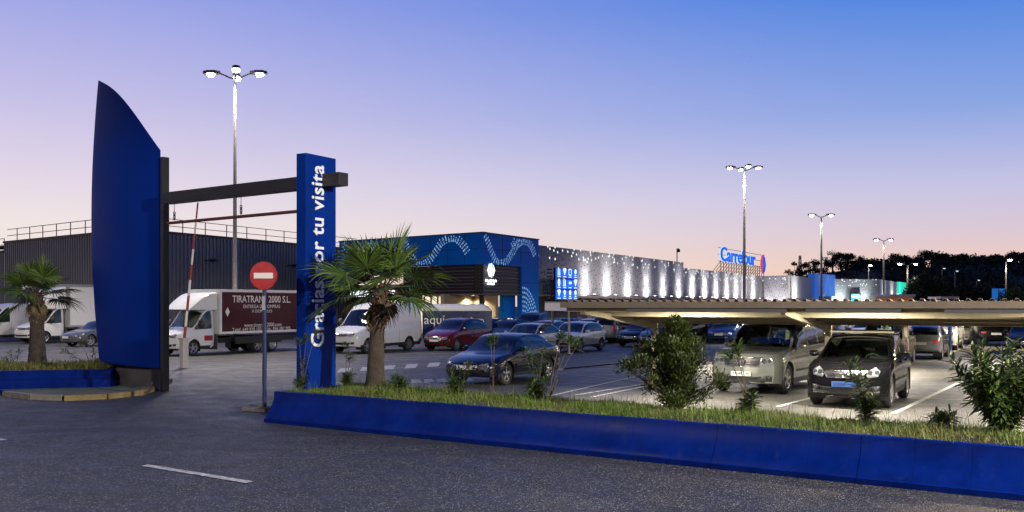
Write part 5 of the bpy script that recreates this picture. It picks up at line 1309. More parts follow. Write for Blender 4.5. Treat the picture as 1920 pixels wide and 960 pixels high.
    def patch(poly, sgnx=1, off=.008, yaw=0., rings_=4, mb=None, mirror=None, sgn=1):
        mb = mb or MB(); cy = sum(p[0] for p in poly)/len(poly); cz = sum(p[1] for p in poly)/len(poly); pts = []
        dense = []
        for a, b in zip(poly, poly[1:]+poly[:1]):
            for k in range(3): dense.append((a[0]+(b[0]-a[0])*k/3, a[1]+(b[1]-a[1])*k/3))
        n = len(dense); c = on_front(cy*sgn, cz, sgnx, off, yaw)
        if c is None: return mb
        vs = [c]
        for r_ in range(1, rings_+1):
            for p in dense:
                q = on_front((cy+(p[0]-cy)*r_/rings_)*sgn, cz+(p[1]-cz)*r_/rings_, sgnx, off if r_ < rings_ else off*.2, yaw)
                vs.append(q if q is not None else vs[-1])
        fs = [(0, 1+k, 1+(k+1) % n) for k in range(n)]
        for r_ in range(rings_-1):
            b0_, b1_ = 1+r_*n, 1+(r_+1)*n; fs += [(b0_+k, b1_+k, b1_+(k+1) % n, b0_+(k+1) % n) for k in range(n)]
        mb.add(vs, fs); return mb
    zh = interp(top, .05)
    hl = headl or [(hw*.92, zh-.10), (hw*.88, zh-.02), (hw*.62, zh-.05), (hw*.50, zh-.13), (hw*.56, zh-.20), (hw*.84, zh-.19)]
    for sgn in (1, -1):
        m_ = patch(hl, 1, .012, R(22), 5, sgn=sgn).mesh('headlight', [M_bulb], True, 0)
        kids_ = []
        if near:
            cyy = sum(p[0] for p in hl)/len(hl); czz = sum(p[1] for p in hl)/len(hl)
            mm = MB()
            for dy, rad in ((-.085, .062), (.07, .055)):
                c = on_front((cyy+dy)*sgn, czz, 1, .018, R(22))
                if c: mm.lathe([(0, rad), (.012, rad*.95), (.016, rad*.7), (.012, rad*.1)], c, Vector((1, .25*sgn, 0)), 14)
            kids_.append(('lamp_bulb', mm.mesh('lamp_bulb', [M_reflector], True)))
        out.append(('headlight', m_, kids_))
    gr = grille or [(hw*.46, zh-.09), (-hw*.46, zh-.09), (-hw*.40, zh-.20), (hw*.40, zh-.20)]
    gm = patch(gr, 1, .010, 0, 4); sl = MB()
    z0g, z1g = min(p[1] for p in gr), max(p[1] for p in gr); nsl_ = 4 if near else 2
    def gw(z):
        f = (z-z0g)/(z1g-z0g+1e-6); a = max(p[0] for p in gr if abs(p[1]-z1g) < .03); b = max(p[0] for p in gr if abs(p[1]-z0g) < .03); return b+(a-b)*f
    for k in range(nsl_):
        z = z0g+(z1g-z0g)*(k+.5)/nsl_; w = gw(z)*.95; t_ = .010 if near else .012; patch([(w, z-t_), (w, z+t_), (-w, z+t_), (-w, z-t_)], 1, .020, 0, 2, sl)
    fr_ = MB(); t_ = .014
    for a, b in zip(gr, gr[1:]+gr[:1]):
        dv = Vector((b[0]-a[0], b[1]-a[1])); nn_ = Vector((-dv.y, dv.x)).normalized()*t_; patch([(a[0]-nn_.x, a[1]-nn_.y), (b[0]-nn_.x, b[1]-nn_.y), (b[0]+nn_.x, b[1]+nn_.y), (a[0]+nn_.x, a[1]+nn_.y)], 1, .018, 0, 2, fr_)
    sl.add(fr_.v, fr_.f)
    out.append(('grille', gm.mesh('grille', [M_mesh_], True, 0), [('chrome_bars', sl.mesh('chrome_bars', [M_chrome], False))]))
    zlow = sill+.16; lw = hw*.62
    m_ = patch([(lw, zlow+.08), (-lw, zlow+.08), (-lw*.9, zlow-.04), (lw*.9, zlow-.04)], 1, .008, 0, 3); out.append(('lower_intake', m_.mesh('lower_intake', [M_mesh_], True, 0), []))
    for sgn in (1, -1):
        m_ = patch([(hw*.86, zlow+.10), (hw*.66, zlow+.09), (hw*.68, zlow-.01), (hw*.84, zlow-.00)], 1, .010, R(15), 3, sgn=sgn); kk_ = []
        mm = MB(); c = on_front(hw*.76*sgn, zlow+.045, 1, .02, R(15))
        if c and near: mm.lathe([(0, .04), (.01, .036), (.012, 0)], c, Vector((1, .2*sgn, 0)), 12); kk_ = [('lamp_bulb', mm.mesh('lamp_bulb', [M_reflector], True))]
        out.append(('fog_lamp', m_.mesh('fog_lamp', [M_mesh_], True, 0), kk_))
    zp = zlow+.13; c = on_front(0, zp, 1, .02); pm = MB(); pm.box((c.x+.005, 0, zp), (.012, .52, .115)); out.append(('number_plate', pm.mesh('number_plate', [M_plate]), [])); plate_front = (c.x+.012, zp)
    if skirt:
        m_ = patch([(hw*.95, skirt), (-hw*.95, skirt), (-hw*.90, sill+.03), (hw*.90, sill+.03)], 1, .006, 0, 6); out.append(('front_skirt', m_.mesh('front_skirt', [M_plast], True, 0), []))
    # rear: tail lamps, plate
    zt_ = interp(top, L-.03); zb_ = interp(belt, L-.05)
    if taillamp == 'tall': tl = [(hw*.95, zb_+.28), (hw*.80, zb_+.28), (hw*.78, zb_-.12), (hw*.95, zb_-.12)]
    else: tl = [(hw*.95, zb_-.02), (hw*.60, zb_-.03), (hw*.62, zb_-.16), (hw*.94, zb_-.17)]
    for sgn in (1, -1): out.append(('tail_light', patch(tl, -1, .010, R(18), 4, sgn=sgn).mesh('tail_light', [M_red], True, 0), []))
    zp = zb_-.16 if not van else .7; c = on_front(0, zp, -1, .02)
    if c: pm = MB(); pm.box((c.x-.005, 0, zp), (.012, .52, .115)); out.append(('number_plate', pm.mesh('number_plate', [M_plate]), []))
    m_ = patch([(hw*.8, sill+.16), (-hw*.8, sill+.16), (-hw*.8, sill+.05), (hw*.8, sill+.05)], -1, .008, 0, 3); out.append(('rear_apron', m_.mesh('rear_apron', [M_plast], True, 0), []))
    names = {'screen': 'windscreen', 'rear': 'rear_window', 'trim': 'trim', 'glass_l': 'side_window', 'glass_r': 'side_window'}
    for nm, (m_, _) in groups.items():
        if nm in ('body', 'bonnet'): continue
        if nm.startswith('door'):
            sgn = 1 if nm.endswith('_l') else -1; hd = MB(); xs = [v[0] for v in m_.v]; xh = min(xs)+.14; zs = [v[2] for v in m_.v]; zhd = max(zs)-.14
            h = bvh.ray_cast(Vector((xh, sgn*3, zhd)), Vector((0, -sgn, 0)), 4)
            if h[0]: hd.box((xh, h[0].y+sgn*.022, zhd), (.17, .022, .028)); hd.box((xh-.06, h[0].y+sgn*.01, zhd), (.02, .03, .02)); hd.box((xh+.06, h[0].y+sgn*.01, zhd), (.02, .03, .02))
            kk_ = [('handle', hd.mesh('handle', [PAINT['silver']]))]
            if near:
                mo = MB(); zz_ = sill+.30; x0_, x1_ = min(xs)+.03, max(xs)-.03; vs = []
                for a in range(13):
                    x = x0_+(x1_-x0_)*a/12
                    for z in (zz_, zz_+.05):
                        h = bvh.ray_cast(Vector((x, sgn*3, z)), Vector((0, -sgn, 0)), 2.6); vs.append((x, (h[0].y if h[0] else sgn*hw)+sgn*.014, z))
                mo.add(vs, [(a*2, a*2+2, a*2+3, a*2+1) for a in range(12)]); kk_.append(('side_moulding', mo.mesh('side_moulding', [M_plast], True)))
            out.append(('door', m_.mesh('door', [PAINT['silver']], True, 32), kk_))
        else: out.append((names[nm], m_.mesh(names[nm], [GLASS if nm != 'trim' else M_plast], True, 32), []))
    # wheels and arches
    for c in cus:
        for sgn in (1, -1):
            x = hb-c; yo = hw*.965 if not van else hw*.95; tw = .21; C = Vector((x, sgn*(yo-.0), wz)); ax = Vector((0, sgn, 0))
            g = MB(); g.lathe([(-tw, wr_*.62), (-tw, wr_*.93), (-tw*.85, wr_), (-tw*.15, wr_), (-.0, wr_*.93), (.004, wr_*.72), (-.03, wr_*.66)], C, ax, 30)
            rim = MB(); rim.lathe([(-.03, wr_*.67), (-.005, wr_*.665), (-.012, wr_*.62), (-.10, wr_*.60)], C, ax, 30); up0 = rnd.uniform(0, 1)
            for q in range(rims):
                a = up0+2*math.pi*q/rims; dv = Vector((math.cos(a), 0, math.sin(a))); s = Vector((-math.sin(a), 0, math.cos(a))); w1, w2 = wr_*(.19 if rims == 5 else .12), wr_*(.16 if rims == 5 else .09)
                o1, o2 = C+dv*wr_*.10-ax*.018, C+dv*wr_*.645-ax*.012
                rim.add([o1-s*w1*.6, o1+s*w1*.6, o2+s*w2*.5, o2-s*w2*.5, o1-s*w1*.4+ax*-.04, o1+s*w1*.4-ax*.04, o2+s*w2*.4-ax*.04, o2-s*w2*.4-ax*.04], [(0,1,2,3), (0,4,5,1), (1,5,6,2), (2,6,7,3), (3,7,4,0)])
            rim.lathe([(-.03, wr_*.17), (-.008, wr_*.16), (-.002, wr_*.10), (-.002, 0)], C, ax, 14)
            hub = MB(); hub.disc(C-ax*.10, ax, wr_*.62, 20); hub.disc(C-ax*.07, ax, wr_*.42, 20)
            out.append(('wheel', g.mesh('wheel', [M_tyre], True, 40), [('rim', rim.mesh('rim', [M_rim], False)), ('brake_disc', hub.mesh('brake_disc', [M_plast]))]))
            al = MB(); n = 20; vs = []
            for k in range(n+1):
                a = R(-25)+R(230)*k/n; 
                for yy in (hw*.985 if not van else hw*.97, hw*.55): vs.append((x+math.cos(a)*(ra-.002), sgn*yy, max(.12, wz+math.sin(a)*(ra-.002))))
            al.add(vs, [(k*2, k*2+1, k*2+3, k*2+2) for k in range(n)]); out.append(('wheel_arch', al.mesh('wheel_arch', [M_plast], True), []))
    # interior and underside
    g = MB(); zf = sill+.02; g.box((0, 0, zf), (L*.86, hw*1.5, .03)); zc_ = interp(belt, cowl+.2)
    g.box((hb-cowl-.25, 0, zc_-.08), (.35, hw*1.66, .16)); 
    for x_ in ([hb-cowl-1.15, hb-cowl-2.1] if not van else [hb-cowl-.95]):
        if x_ < -hb+.6: continue
        for y_ in (-.38, .38):
            g.box((x_, y_, zf+.32), (.5, .5, .22)); g.prism([(-.10, 0), (.06, 0), (-.12, .52), (-.22, .50)], Vector((x_-.20, y_-.24, zf+.40)), Vector((1,0,0)), UP, Vector((0,1,0)), .48); g.box((x_-.40, y_, zc_+.12), (.10, .27, .20))
    sw = MB(); a_ = []
    g.lathe([(-.012, .17), (0, .185), (.012, .17), (0, .16), (-.012, .17)], Vector((hb-cowl-.52, .36, zc_-.03)), Vector((-.8, 0, .55)), 18)
    if van: g.box((hb-cowl-1.45, 0, Ht*.5), (.04, hw*1.8, Ht*.8))
    out.append(('interior', g.mesh('interior', [M_seat]), []))
    # mirrors
    for sgn in (1, -1):
        xm = hb-cowl-.42 if not van else hb-cowl-.35; zm = interp(belt, cowl+.4)+.08; g = MB(); s_ = 1.0 if not van else 1.5
        g.lathe([(-.075*s_, .02), (-.07*s_, .075*s_), (-.02, .095*s_), (.04, .08*s_), (.075*s_, .02)], Vector((xm, sgn*(hw+.08), zm+(.0 if not van else .1))), Vector((1, 0, 0)), 14)
        vs = [(v[0], (v[1]-sgn*(hw+.08))*1.25+sgn*(hw+.08), (v[2]-zm)*(.85 if not van else 1.6)+zm) for v in g.v]; g.v = vs
        g.box((xm, sgn*(hw-.0), zm-.03), (.05, .12, .04)); out.append(('mirror', g.mesh('mirror', [PAINT['silver'] if not van else M_plast], True), []))
    if roofrail:
        for sgn in (1, -1):
            zr_ = interp(top, (hdr+rr)/2)-.035; x0_, x1_ = hb-hdr-.1, hb-rr+.1; yy = sgn*hw*gh*.93; g = MB()
            g.tube([(x0_, yy, interp(top, hdr)-.06), (x0_-.12, yy, zr_+.05), (x1_+.12, yy, zr_+.05), (x1_, yy, interp(top, rr)-.07)], .018, 8); out.append(('roof_rail', g.mesh('roof_rail', [M_chrome], True), []))
        if roofrail == 'bars':
            g = MB()
            for x_ in (hb-hdr-.35, hb-rr+.45): g.tube([(x_, -hw*.82, zr_+.09), (x_, hw*.82, zr_+.09)], .025, 8)
            out.append(('roof_bar', g.mesh('roof_bar', [mat('pale_bar', (.45, .42, .32), .5)], True), []))
    return dict(parts=out, plate=plate_front, bvh=bvh, hw=hw, L=L, fr=on_front, zh=zh)

CARMODELS = {}
def model(name, **k): CARMODELS[name] = make_car(name, **k)
BODYPARTS = ('body', 'bonnet', 'door', 'handle', 'mirror')
ROOTS = {}
def car(mname, color, P, heading, label, name='parked_car', cat='car', group='cars parked in the car park', lean=False):
    md = CARMODELS[mname]; key = (mname, color, lean)
    if key in ROOTS:
        return copy_tree(ROOTS[key], P, heading, label, group)
    t = thing(name, label, cat, P, heading, group); drop = ('interior', 'lower_intake', 'fog_lamp', 'rear_apron', 'brake_disc', 'roof_rail', 'side_moulding') if lean else ()
    def lk(nm, me, par):
        o = link(nm, me, par)
        if nm in BODYPARTS or (nm == 'mirror'):
            if me.materials[0] == PAINT['silver']:
                o.material_slots[0].link = 'OBJECT'; o.material_slots[0].material = PAINT[color]
        KIDMAP.setdefault(par.name, []).append(o); return o
    for nm, me, ks in md['parts']:
        if nm in drop and nm != 'interior': continue
        o = lk(nm, me, t)
        for n2, m2 in ks:
            if n2 in drop: continue
            lk(n2, m2, o)
    ROOTS[key] = t; return t

model('saloon', L=4.57, hw=.885, top=[(0,.60),(.05,.68),(.5,.83),(1.15,.94),(1.95,1.40),(2.4,1.46),(3.0,1.445),(3.45,1.34),(4.0,1.08),(4.40,1.03),(4.52,.98),(4.57,.86)], belt=[(0,.58),(.5,.76),(1.15,.90),(3,.97),(4,1.0),(4.57,.84)], cowl=1.15, hdr=1.95, rr=3.3, tail=4.0, wb=2.58, fo=.92, wr_=.325, pillars=[2.40, 3.30], wend=3.95, wslope=1.05, doors=[(1.28,2.40),(2.40,3.32)], near=True)
model('offroader', L=5.09, hw=.96, top=[(0,.96),(.05,1.05),(.5,1.12),(1.35,1.19),(2.02,1.70),(2.6,1.80),(3.6,1.81),(4.4,1.76),(4.72,1.66),(4.98,1.20),(5.05,1.08),(5.09,.95)], belt=[(0,.84),(.5,1.0),(1.35,1.11),(4.9,1.17),(5.09,.93)], cowl=1.35, hdr=2.05, rr=4.66, tail=4.98, wb=3.07, fo=.90, wr_=.395, pillars=[2.72, 3.72], wend=4.72, wslope=.35, doors=[(1.50,2.72),(2.72,3.70)], sill=.25, roofrail=True, near=True, gh=.82, skirt=.47, sq=.82,
      grille=[(.54,.95),(-.54,.95),(-.44,.72),(.44,.72)], headl=[(.92,.90),(.88,1.0),(.68,.98),(.58,.93),(.54,.77),(.62,.73),(.88,.78)])
model('crossover', L=4.32, hw=.90, top=[(0,.78),(.05,.86),(.4,.97),(1.1,1.08),(1.85,1.52),(2.4,1.60),(3.3,1.58),(3.8,1.47),(4.15,1.12),(4.27,1.0),(4.32,.88)], belt=[(0,.75),(.4,.92),(1.1,1.04),(3.3,1.12),(4.15,1.10),(4.32,.86)], cowl=1.1, hdr=1.85, rr=3.75, tail=4.14, wb=2.63, fo=.86, wr_=.36, pillars=[2.42, 3.30], wend=4.0, wslope=.6, doors=[(1.25,2.42),(2.42,3.30)], sill=.26, roofrail='bars', near=True, skirt=.42,
      grille=[(.46,.83),(-.46,.83),(-.38,.69),(.38,.69)], headl=[(.86,.84),(.80,.93),(.62,.86),(.52,.76),(.56,.69),(.80,.73)])
model('hatchback', L=4.0, hw=.85, top=[(0,.62),(.05,.70),(.45,.85),(1.0,.97),(1.75,1.41),(2.2,1.48),(3.0,1.46),(3.5,1.36),(3.82,1.05),(3.95,.92),(4.0,.8)], belt=[(0,.60),(.45,.78),(1.0,.92),(3.8,1.0),(4.0,.78)], cowl=1.0, hdr=1.75, rr=3.42, tail=3.82, wb=2.5, fo=.80, wr_=.31, pillars=[2.30], wend=3.65, wslope=.5, doors=[(1.15,2.30),(2.30,3.20)], rims=7)
model('people_carrier', L=4.28, hw=.88, top=[(0,.66),(.06,.76),(.45,.93),(.95,1.06),(1.85,1.56),(2.4,1.64),(3.2,1.60),(3.75,1.44),(4.1,1.06),(4.23,.94),(4.28,.8)], belt=[(0,.64),(.45,.84),(.95,.98),(4.0,1.06),(4.28,.78)], cowl=.95, hdr=1.85, rr=3.68, tail=4.10, wb=2.76, fo=.80, wr_=.32, pillars=[2.38, 3.28], wend=4.0, wslope=.7, doors=[(1.2,2.38),(2.38,3.3)], rims=7)
model('estate', L=4.40, hw=.89, top=[(0,.66),(.05,.76),(.5,.92),(1.0,1.02),(1.8,1.55),(2.3,1.63),(3.8,1.62),(4.12,1.54),(4.30,1.10),(4.37,.95),(4.40,.8)], belt=[(0,.64),(.5,.84),(1.0,.97),(4.2,1.03),(4.4,.78)], cowl=1.0, hdr=1.8, rr=4.08, tail=4.30, wb=2.68, fo=.86, wr_=.32, pillars=[2.35, 3.3], wend=4.22, wslope=.3, doors=[(1.15,2.35),(2.35,3.3)], rims=7, taillamp='tall')
model('panel_van', L=5.6, hw=.98, top=[(0,.92),(.05,1.02),(.6,1.20),(.95,1.30),(1.75,2.10),(2.15,2.36),(2.8,2.44),(5.3,2.42),(5.52,2.32),(5.6,2.0)], belt=[(0,.88),(.6,1.08),(.95,1.18),(5.4,1.30),(5.6,1.2)], cowl=.95, hdr=1.75, rr=5.5, tail=5.58, wb=3.3, fo=.95, wr_=.35, pillars=[], wend=2.20, wslope=.0, doors=[(1.05,2.15),(2.25,3.4)], van=True, tailglass=False, gh=.88, near=False, crown=.12, sill=.30, taillamp='tall')
model('cab', L=2.35, hw=.96, top=[(0,.92),(.05,1.02),(.6,1.20),(.95,1.30),(1.62,2.02),(1.85,2.18),(2.2,2.22),(2.35,2.18)], belt=[(0,.88),(.6,1.08),(.95,1.18),(2.35,1.22)], cowl=.95, hdr=1.62, rr=2.3, tail=2.34, wb=4., fo=.95, wr_=.35, pillars=[], wend=2.12, wslope=.0, doors=[(1.05,2.12)], van=True, tailglass=False, gh=.88, crown=.12, sill=.30)

TO = math.atan2(-AX.y, -AX.x); AWAY = math.atan2(AX.y, AX.x)
def at(P, rz): return Matrix.Translation(P) @ Matrix.Rotation(rz, 4, 'Z')
def place(m, c, x, y, h, label, dist=None, **k):
    P = G(x, y) if dist is None else Vector(((x-CX)/F*dist, dist, 0)); return car(m, c, P, h, label, **k)
def mid(fx, fy, L, fo, hw, h, side=1):                      # car centre from the ground contact of one front wheel (px); side=+1: the car's own left
    w = G(fx, fy); d = Vector((math.cos(h), math.sin(h), 0)); lft = Vector((-d.y, d.x, 0)); return w-lft*side*(hw-.08)-d*(L/2-fo)
# three near cars
sk = car('saloon', 'navy', mid(948, 722, 4.57, .92, .885, TO, 1), TO, 'dark blue-black saloon behind the oleanders, nose to the road', group='near parked cars')
orr = car('offroader', 'offroad', mid(1474, 738, 5.09, .90, .96, TO-R(4), 1), TO-R(4), 'big silver off-road car with a three-pointed star in its grille', group='near parked cars')
cr = car('crossover', 'black', mid(1668, 764, 4.32, .86, .90, TO, 1), TO, 'glossy black crossover with roof bars and a blue number plate', group='near parked cars')
def on_car(t, name, mb, mats, smooth=False): return link(name, mb.mesh(name, mats, smooth), t)
md = CARMODELS['offroader']; px_, pz_ = md['plate']
X_ = Vector((0, 1, 0))
o = text_mesh('71349', Vector((px_+.003, -.22, pz_-.035)), X_, UP, width=.25, height=.075, m=M_ink, depth=.002, bold=.01); o.parent = orr
o = text_mesh('|  40', Vector((px_+.003, .08, pz_-.035)), X_, UP, width=.14, height=.075, m=M_ink, depth=.002, bold=.01); o.parent = orr
c = md['fr'](0, .835, 1, .03); g = MB(); g.lathe([(-.012, .095), (.0, .105), (.012, .095), (0, .083), (-.012, .095)], c+Vector((.012, 0, 0)), Vector((1, 0, 0)), 30)
for q in range(3):
    a = R(90+120*q); dv = Vector((0, math.cos(a), math.sin(a))); s = Vector((0, -math.sin(a), math.cos(a))); g.add([c+Vector((.014, 0, 0))+s*.016, c+Vector((.014, 0, 0))+dv*.092, c+Vector((.014, 0, 0))-s*.016, c+Vector((.026, 0, 0))], [(0,1,3), (1,2,3), (2,0,3)])
on_car(orr, 'emblem', g, [M_chrome])
md = CARMODELS['crossover']; px_, pz_ = md['plate']; g = MB(); g.box((px_+.002, 0, pz_), (.006, .53, .12)); on_car(cr, 'blue_plate', g, [mat('blue_plate', (.02, .07, .26), .5)])
o = text_mesh('0206', Vector((px_+.006, -.22, pz_-.035)), X_, UP, width=.26, height=.075, m=M_ink, depth=.002, bold=.01); o.parent = cr
c = md['fr'](0, .76, 1, .02); g = MB(); g.lathe([(-.01, .055), (.0, .065), (.01, .055), (0, .045), (-.01, .055)], c+Vector((.012, 0, 0)), Vector((1, 0, 0)), 24); g.box(c+Vector((.014, 0, 0)), (.01, .15, .028)); on_car(cr, 'emblem', g, [M_chrome])
md = CARMODELS['saloon']; c = md['fr'](0, md['zh']-.05, 1, .02); g = MB(); g.lathe([(0, .045), (.01, .04), (.014, 0)], c, Vector((1, 0, 0)), 16); on_car(sk, 'emblem', g, [M_chrome], True)

# vans and trucks on the left
vn = car('panel_van', 'white', Vector(((706-CX)/F*46.5, 46.5, 0)), TO, 'big white high-roof panel van right of the lettered pillar', name='panel_van', cat='van', group='vans and trucks')
vn2 = car('panel_van', 'white', Vector(((20-CX)/F*60, 60, 0)), TO, 'white high-roof van behind the box truck at the left edge', name='panel_van', cat='van', group='vans and trucks')
def box_truck(P, h, label, boxL, boxH, z0, side_m, frame_m, fairing, cabz=1.0):
    t = car('cab', 'white', P, h, label, name='box_truck', cat='truck', group='vans and trucks')
    def lp(n, g, m, par=None, sm=False): return obj(n, g, m, par or t, sm)
    x1 = -2.35/2-.05; g = MB(); g.box((x1-boxL/2, 0, (z0+boxH)/2), (boxL, 2.1, boxH-z0)); b = lp('cargo_box', g, side_m)
    g = MB()
    for y_ in (-1.055, 1.055):
        for z_ in (z0+.05, boxH-.05): g.box((x1-boxL/2, y_, z_), (boxL+.04, .05, .11))
        for x_ in (x1-.04, x1-boxL+.04): g.box((x_, y_, (z0+boxH)/2), (.10, .052, boxH-z0-.02))
    g.box((x1-boxL/2, 0, boxH+.012), (boxL+.05, 2.14, .03)); g.box((x1+.012, 0, (z0+boxH)/2), (.03, 2.12, boxH-z0)); lp('frame', g, frame_m, b)
    g = MB(); g.box((x1-boxL/2, 0, .62), (boxL, .8, .22)); g.box((x1-boxL*.45, 1.0, .62), (boxL*.55, .04, .34)); g.box((x1-boxL*.45, -1.0, .62), (boxL*.55, .04, .34)); lp('chassis', g, M_plast)
    for sgn in (1, -1):
        C = Vector((x1-boxL*.62, sgn*.98, .36)); ax = Vector((0, sgn, 0)); g = MB(); g.lathe([(-.4, .2), (-.4, .33), (-.36, .36), (-.05, .36), (0, .33), (.0, .24), (-.1, .2)], C, ax, 26); w = lp('wheel', g, M_tyre, None, True); g = MB(); g.lathe([(0, .235), (-.02, .2), (-.10, .18), (-.08, .05), (-.08, 0)], C, ax, 20); lp('rim', g, M_rim, w, True)
    if fairing:
        g = MB(); hz0, hz1 = 2.10, boxH-.12; n = 8; vs = []
        for i in range(n+1):
            u = i/n; x = .35-1.5*u**1.0+ .0; z = hz0+(hz1-hz0)*math.sin(u*math.pi/2)**.9; w_ = .80+.14*u; vs += [(x, -w_, hz0-.02), (x, -w_, z-.05), (x, -w_*.9, z), (x, w_*.9, z), (x, w_, z-.05), (x, w_, hz0-.02)]
        fs = [(i*6+k, i*6+k+1, i*6+k+7, i*6+k+6) for i in range(n) for k in range(5)]; fs += [(n*6, n*6+1, n*6+2, n*6+3, n*6+4, n*6+5)]; g.add(vs, fs); lp('roof_fairing', g, PAINT['white'], None, True)
    return t, x1
M_maroon = mat('maroon_tarpaulin', (.055, .010, .014), .35, var=.25, scale=1.2, coat=.1, spec=.2); M_pale = mat('pale_print', (.78, .73, .70), .6)
hdT = TO; wl = G(362, 667); dT = Vector((math.cos(hdT), math.sin(hdT), 0)); lT = Vector((-dT.y, dT.x, 0)); Pt = wl-lT*.9-dT*(2.35/2-.95)
tr1, x1 = box_truck(Pt, hdT, 'white cab box truck with maroon printed side, behind the gate', 5.6, 3.02, .95, M_maroon, PAINT['white'], True)
def on_side(t, s, x, z, w, h, m, bold=.0, y=1.056):
    o = text_mesh(s, Vector((x, y, z)), Vector((-1, 0, 0)), UP, width=w, height=h, m=m, depth=.004, bold=bold); o.parent = t; return o
on_side(tr1, 'TIRATRANS 2000 S.L.', x1-.75, 2.42, 3.9, .34, M_pale, .012)
on_side(tr1, 'ENTREGA DE COMPRAS', x1-1.45, 2.15, 2.45, .17, M_pale); on_side(tr1, 'A DOMICILIO', x1-2.0, 1.93, 1.35, .15, M_pale)
on_side(tr1, 'www.tiratrans2000.com', x1-1.5, 1.24, 2.5, .19, M_pale); on_side(tr1, 'Telef. 649 970 102    Fax. 956 287 985', x1-.75, 1.06, 3.9, .15, M_pale)
g = MB(); g.prism([(0, -.22), (.14, 0), (0, .22), (-.14, 0)], Vector((x1-.45, 1.056, 1.98)), Vector((-1,0,0)), UP, Vector((0,1,0)), .004); obj('diamond_mark', g, M_pale, tr1)
g = MB(); g.box((-.62, .955, .78), (.5, .012, .24)); obj('red_sticker', g, M_rd, tr1)
wl = Vector(((84-CX)/F*56, 56, 0)); Pt = wl-lT*.9-dT*(2.35/2-.95)
tr2, x2 = box_truck(Pt, hdT, 'all white box truck half hidden behind the blue fin', 5.6, 3.55, .95, PAINT['white'], mat('grey_seal', (.25, .26, .28), .6), True)
# box trailer
TP = Vector(((857-CX)/F*52.5, 52.5, 0)); ts_ = R(4); trl = thing('box_trailer', 'box trailer with arched pale roof and dark blue printed side', 'trailer', TP, ts_, 'vans and trucks')
g = MB(); tw = 3.85; g.box((0, 0, 1.2), (tw, 1.7, 1.55)); o = obj('blue_side', g, mat('navy_tarpaulin', (.010, .022, .09), .3, coat=.4, var=.1, scale=1), trl)
g = MB(); n = 14; vs = []
for i in range(n+1):
    a = math.pi*i/n; vs += [(-tw/2-.0, -.86*math.cos(a), 1.98+.38*math.sin(a)**.8), (tw/2-.55, -.86*math.cos(a), 1.98+.38*math.sin(a)**.8), (tw/2-.2, -.86*math.cos(a), 1.98+.28*math.sin(a)**.8), (tw/2, -.86*math.cos(a), 1.98+.05*math.sin(a))]
g.add(vs, [(i*4+k, i*4+k+1, i*4+k+5, i*4+k+4) for i in range(n) for k in range(3)]); obj('arched_roof', g, mat('pale_roof', (.55, .56, .58), .45), trl, True, 50)
g = MB(); g.box((0, 0, .35), (tw*.95, 1.2, .12)); obj('chassis', g, M_plast, trl)
for x_ in (-.45, .45):
    for sgn in (1, -1): g = MB(); g.lathe([(-.18, .2), (-.18, .3), (0, .3), (0, .2), (-.03, 0)], Vector((x_, sgn*.8, .3)), Vector((0, sgn, 0)), 20); obj('wheel', g, M_tyre, trl, True)
o = text_mesh('aquí', Vector((-tw/2+.1, -.853, 1.10)), (1,0,0), (0,0,1), width=1.15, height=.62, m=M_pale, depth=.004); o.parent = trl
g = MB(); cx_, cz_ = 1.15, 1.25; Ycart = -.856
def seg(a, b, w=.02): g.tube([(cx_+a[0], Ycart, cz_+a[1]), (cx_+b[0], Ycart, cz_+b[1])], w, 4)
for a, b in (((-.42, .38), (-.30, .32)), ((-.30, .32), (-.16, -.12)), ((-.30, .30), (.30, .24)), ((-.25, .16), (.29, .13)), ((-.20, .02), (.28, .02)), ((-.16, -.12), (.27, -.10)), ((.30, .24), (.27, -.10)), ((-.1, .28), (-.04, -.12)), ((.1, .26), (.12, -.12)), ((-.2, -.22), (.28, -.22)), ((-.16, -.12), (-.2, -.22))): seg(a, b)
for x_ in (-.12, .22): g.lathe([(0, .05), (.01, .05), (.01, .03), (0, .03), (0, .05)], Vector((cx_+x_, Ycart, cz_-.32)), Vector((0, -1, 0)), 10)
obj('cart_emblem', g, M_pale, trl)

place('people_carrier', 'red', 858, 0, TO, 'dark red rounded people carrier in front of the box trailer', dist=48.5)
place('saloon', 'grey', 192, 0, TO, 'grey saloon half hidden between the white truck and the blue fin', dist=53, lean=True)

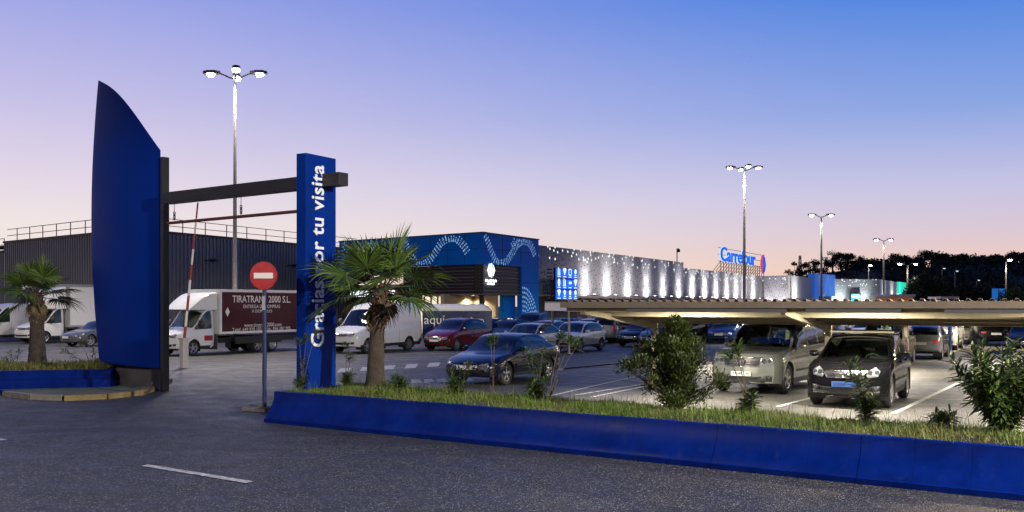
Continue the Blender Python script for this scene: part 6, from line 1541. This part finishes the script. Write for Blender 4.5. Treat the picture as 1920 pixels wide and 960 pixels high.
L_ = [('saloon','silver',996,44.5,'T','silver saloon right behind the dark saloon'), ('hatchback','ltgrey',1080,47,'T','pale silver rounded hatchback behind the notice board posts'),
      ('estate','silver',1157,58,'A','silver estate seen from behind, its tail to the road'), ('hatchback','white',1108,57,'T','white hatchback just left of the silver estate'),
      ('saloon','beige',1025,52,'T','champagne saloon partly behind the silver saloon'), ('hatchback','black',952,53,'T','black hatchback at the right end of the box trailer'), ('hatchback','green',930,61,'T','dark green hatchback beside the box trailer'),
      ('offroader','grey',1003,62,'T','tall grey off-road car in front of the blue facade leg'), ('saloon','black',1208,53,'T','black saloon just left of the first carport post'), ('saloon','grey',1065,64,'T','grey saloon behind the white panel of the notice board'),
      ('hatchback','navy',1246,50,'T','navy hatchback behind the large shrub'), ('estate','black',1285,60,'T','black estate behind the large shrub'), ('saloon','navy',1312,66,'T','dark saloon beyond the large shrub'),
      ('hatchback','white',1345,63,'T','white hatchback behind the navy estate'), ('estate','blue',1368,58,'T','deep blue estate left of the off-roader'),
      ('saloon','mauve',1545,43,'T','greyish mauve saloon between the off-roader and the carport post'), ('estate','navy',1500,50,'T','dark navy estate over the roof of the off-roader'), ('people_carrier','white',1632,52,'T','white people carrier behind the crossover roof bars'),
      ('estate','beige',1662,37,'T','champagne estate right behind the black crossover'), ('hatchback','grey',1735,41,'A','dark grey hatchback seen from behind, right of the crossover'),
      ('offroader','white',1764,49,'T','white off-road car left of the blue column'), ('hatchback','beige',1796,56,'T','champagne hatchback right of the blue column'), ('hatchback','white',1812,66,'A','white hatchback seen from behind near the slim carport post'),
      ('saloon','black',1872,54,'A','black saloon seen from behind at the right under the carport'), ('hatchback','black',1928,45,'T','black hatchback cut by the right picture edge')]
for m_, c_, x_, d_, h_, l_ in L_: place(m_, c_, x_, 0, TO if h_ == 'T' else AWAY, l_, dist=d_)
# far rows: every car its own copy
rn = random.Random(17); far_names = {'saloon': 'saloon', 'hatchback': 'hatchback', 'people_carrier': 'people carrier', 'estate': 'estate car'}
cols = ['silver', 'white', 'black', 'grey', 'navy', 'red', 'blue', 'white', 'silver', 'ltgrey', 'beige', 'maroon']; seen_l = {}
rowno = 0
for D0, xs in ((74, [1330, 1372, 1412, 1455, 1500, 1548, 1590, 1640, 1690, 1738, 1786, 1838, 1886, 1930]), (92, [1300, 1335, 1368, 1402, 1436, 1472, 1508, 1546, 1584, 1622, 1662, 1700, 1740, 1782, 1822, 1862, 1904]), (118, [1460, 1500, 1540, 1580, 1620, 1662, 1704, 1745, 1786, 1828, 1870, 1910])):
    rowname = ['nearest', 'middle', 'farthest'][rowno]; rowno += 1; prev = 'the row end'
    for i, x_ in enumerate(xs):
        m_ = rn.choice(['saloon', 'hatchback', 'people_carrier', 'estate']); c_ = cols[(i*5+rowno*3) % len(cols)]; h = rn.choice([TO, AWAY])
        lab = '%s %s in the %s far row, beside %s' % ({'ltgrey': 'light grey', 'beige': 'champagne'}.get(c_, c_), far_names[m_], rowname, prev)
        prev = 'the %s one' % {'ltgrey': 'light grey', 'beige': 'champagne'}.get(c_, c_)
        if lab in seen_l: lab += ', further right'
        seen_l[lab] = 1
        place(m_, c_, x_, 0, h, lab, dist=D0+rn.uniform(-1.5, 1.5), lean=True, group='cars in the far rows')
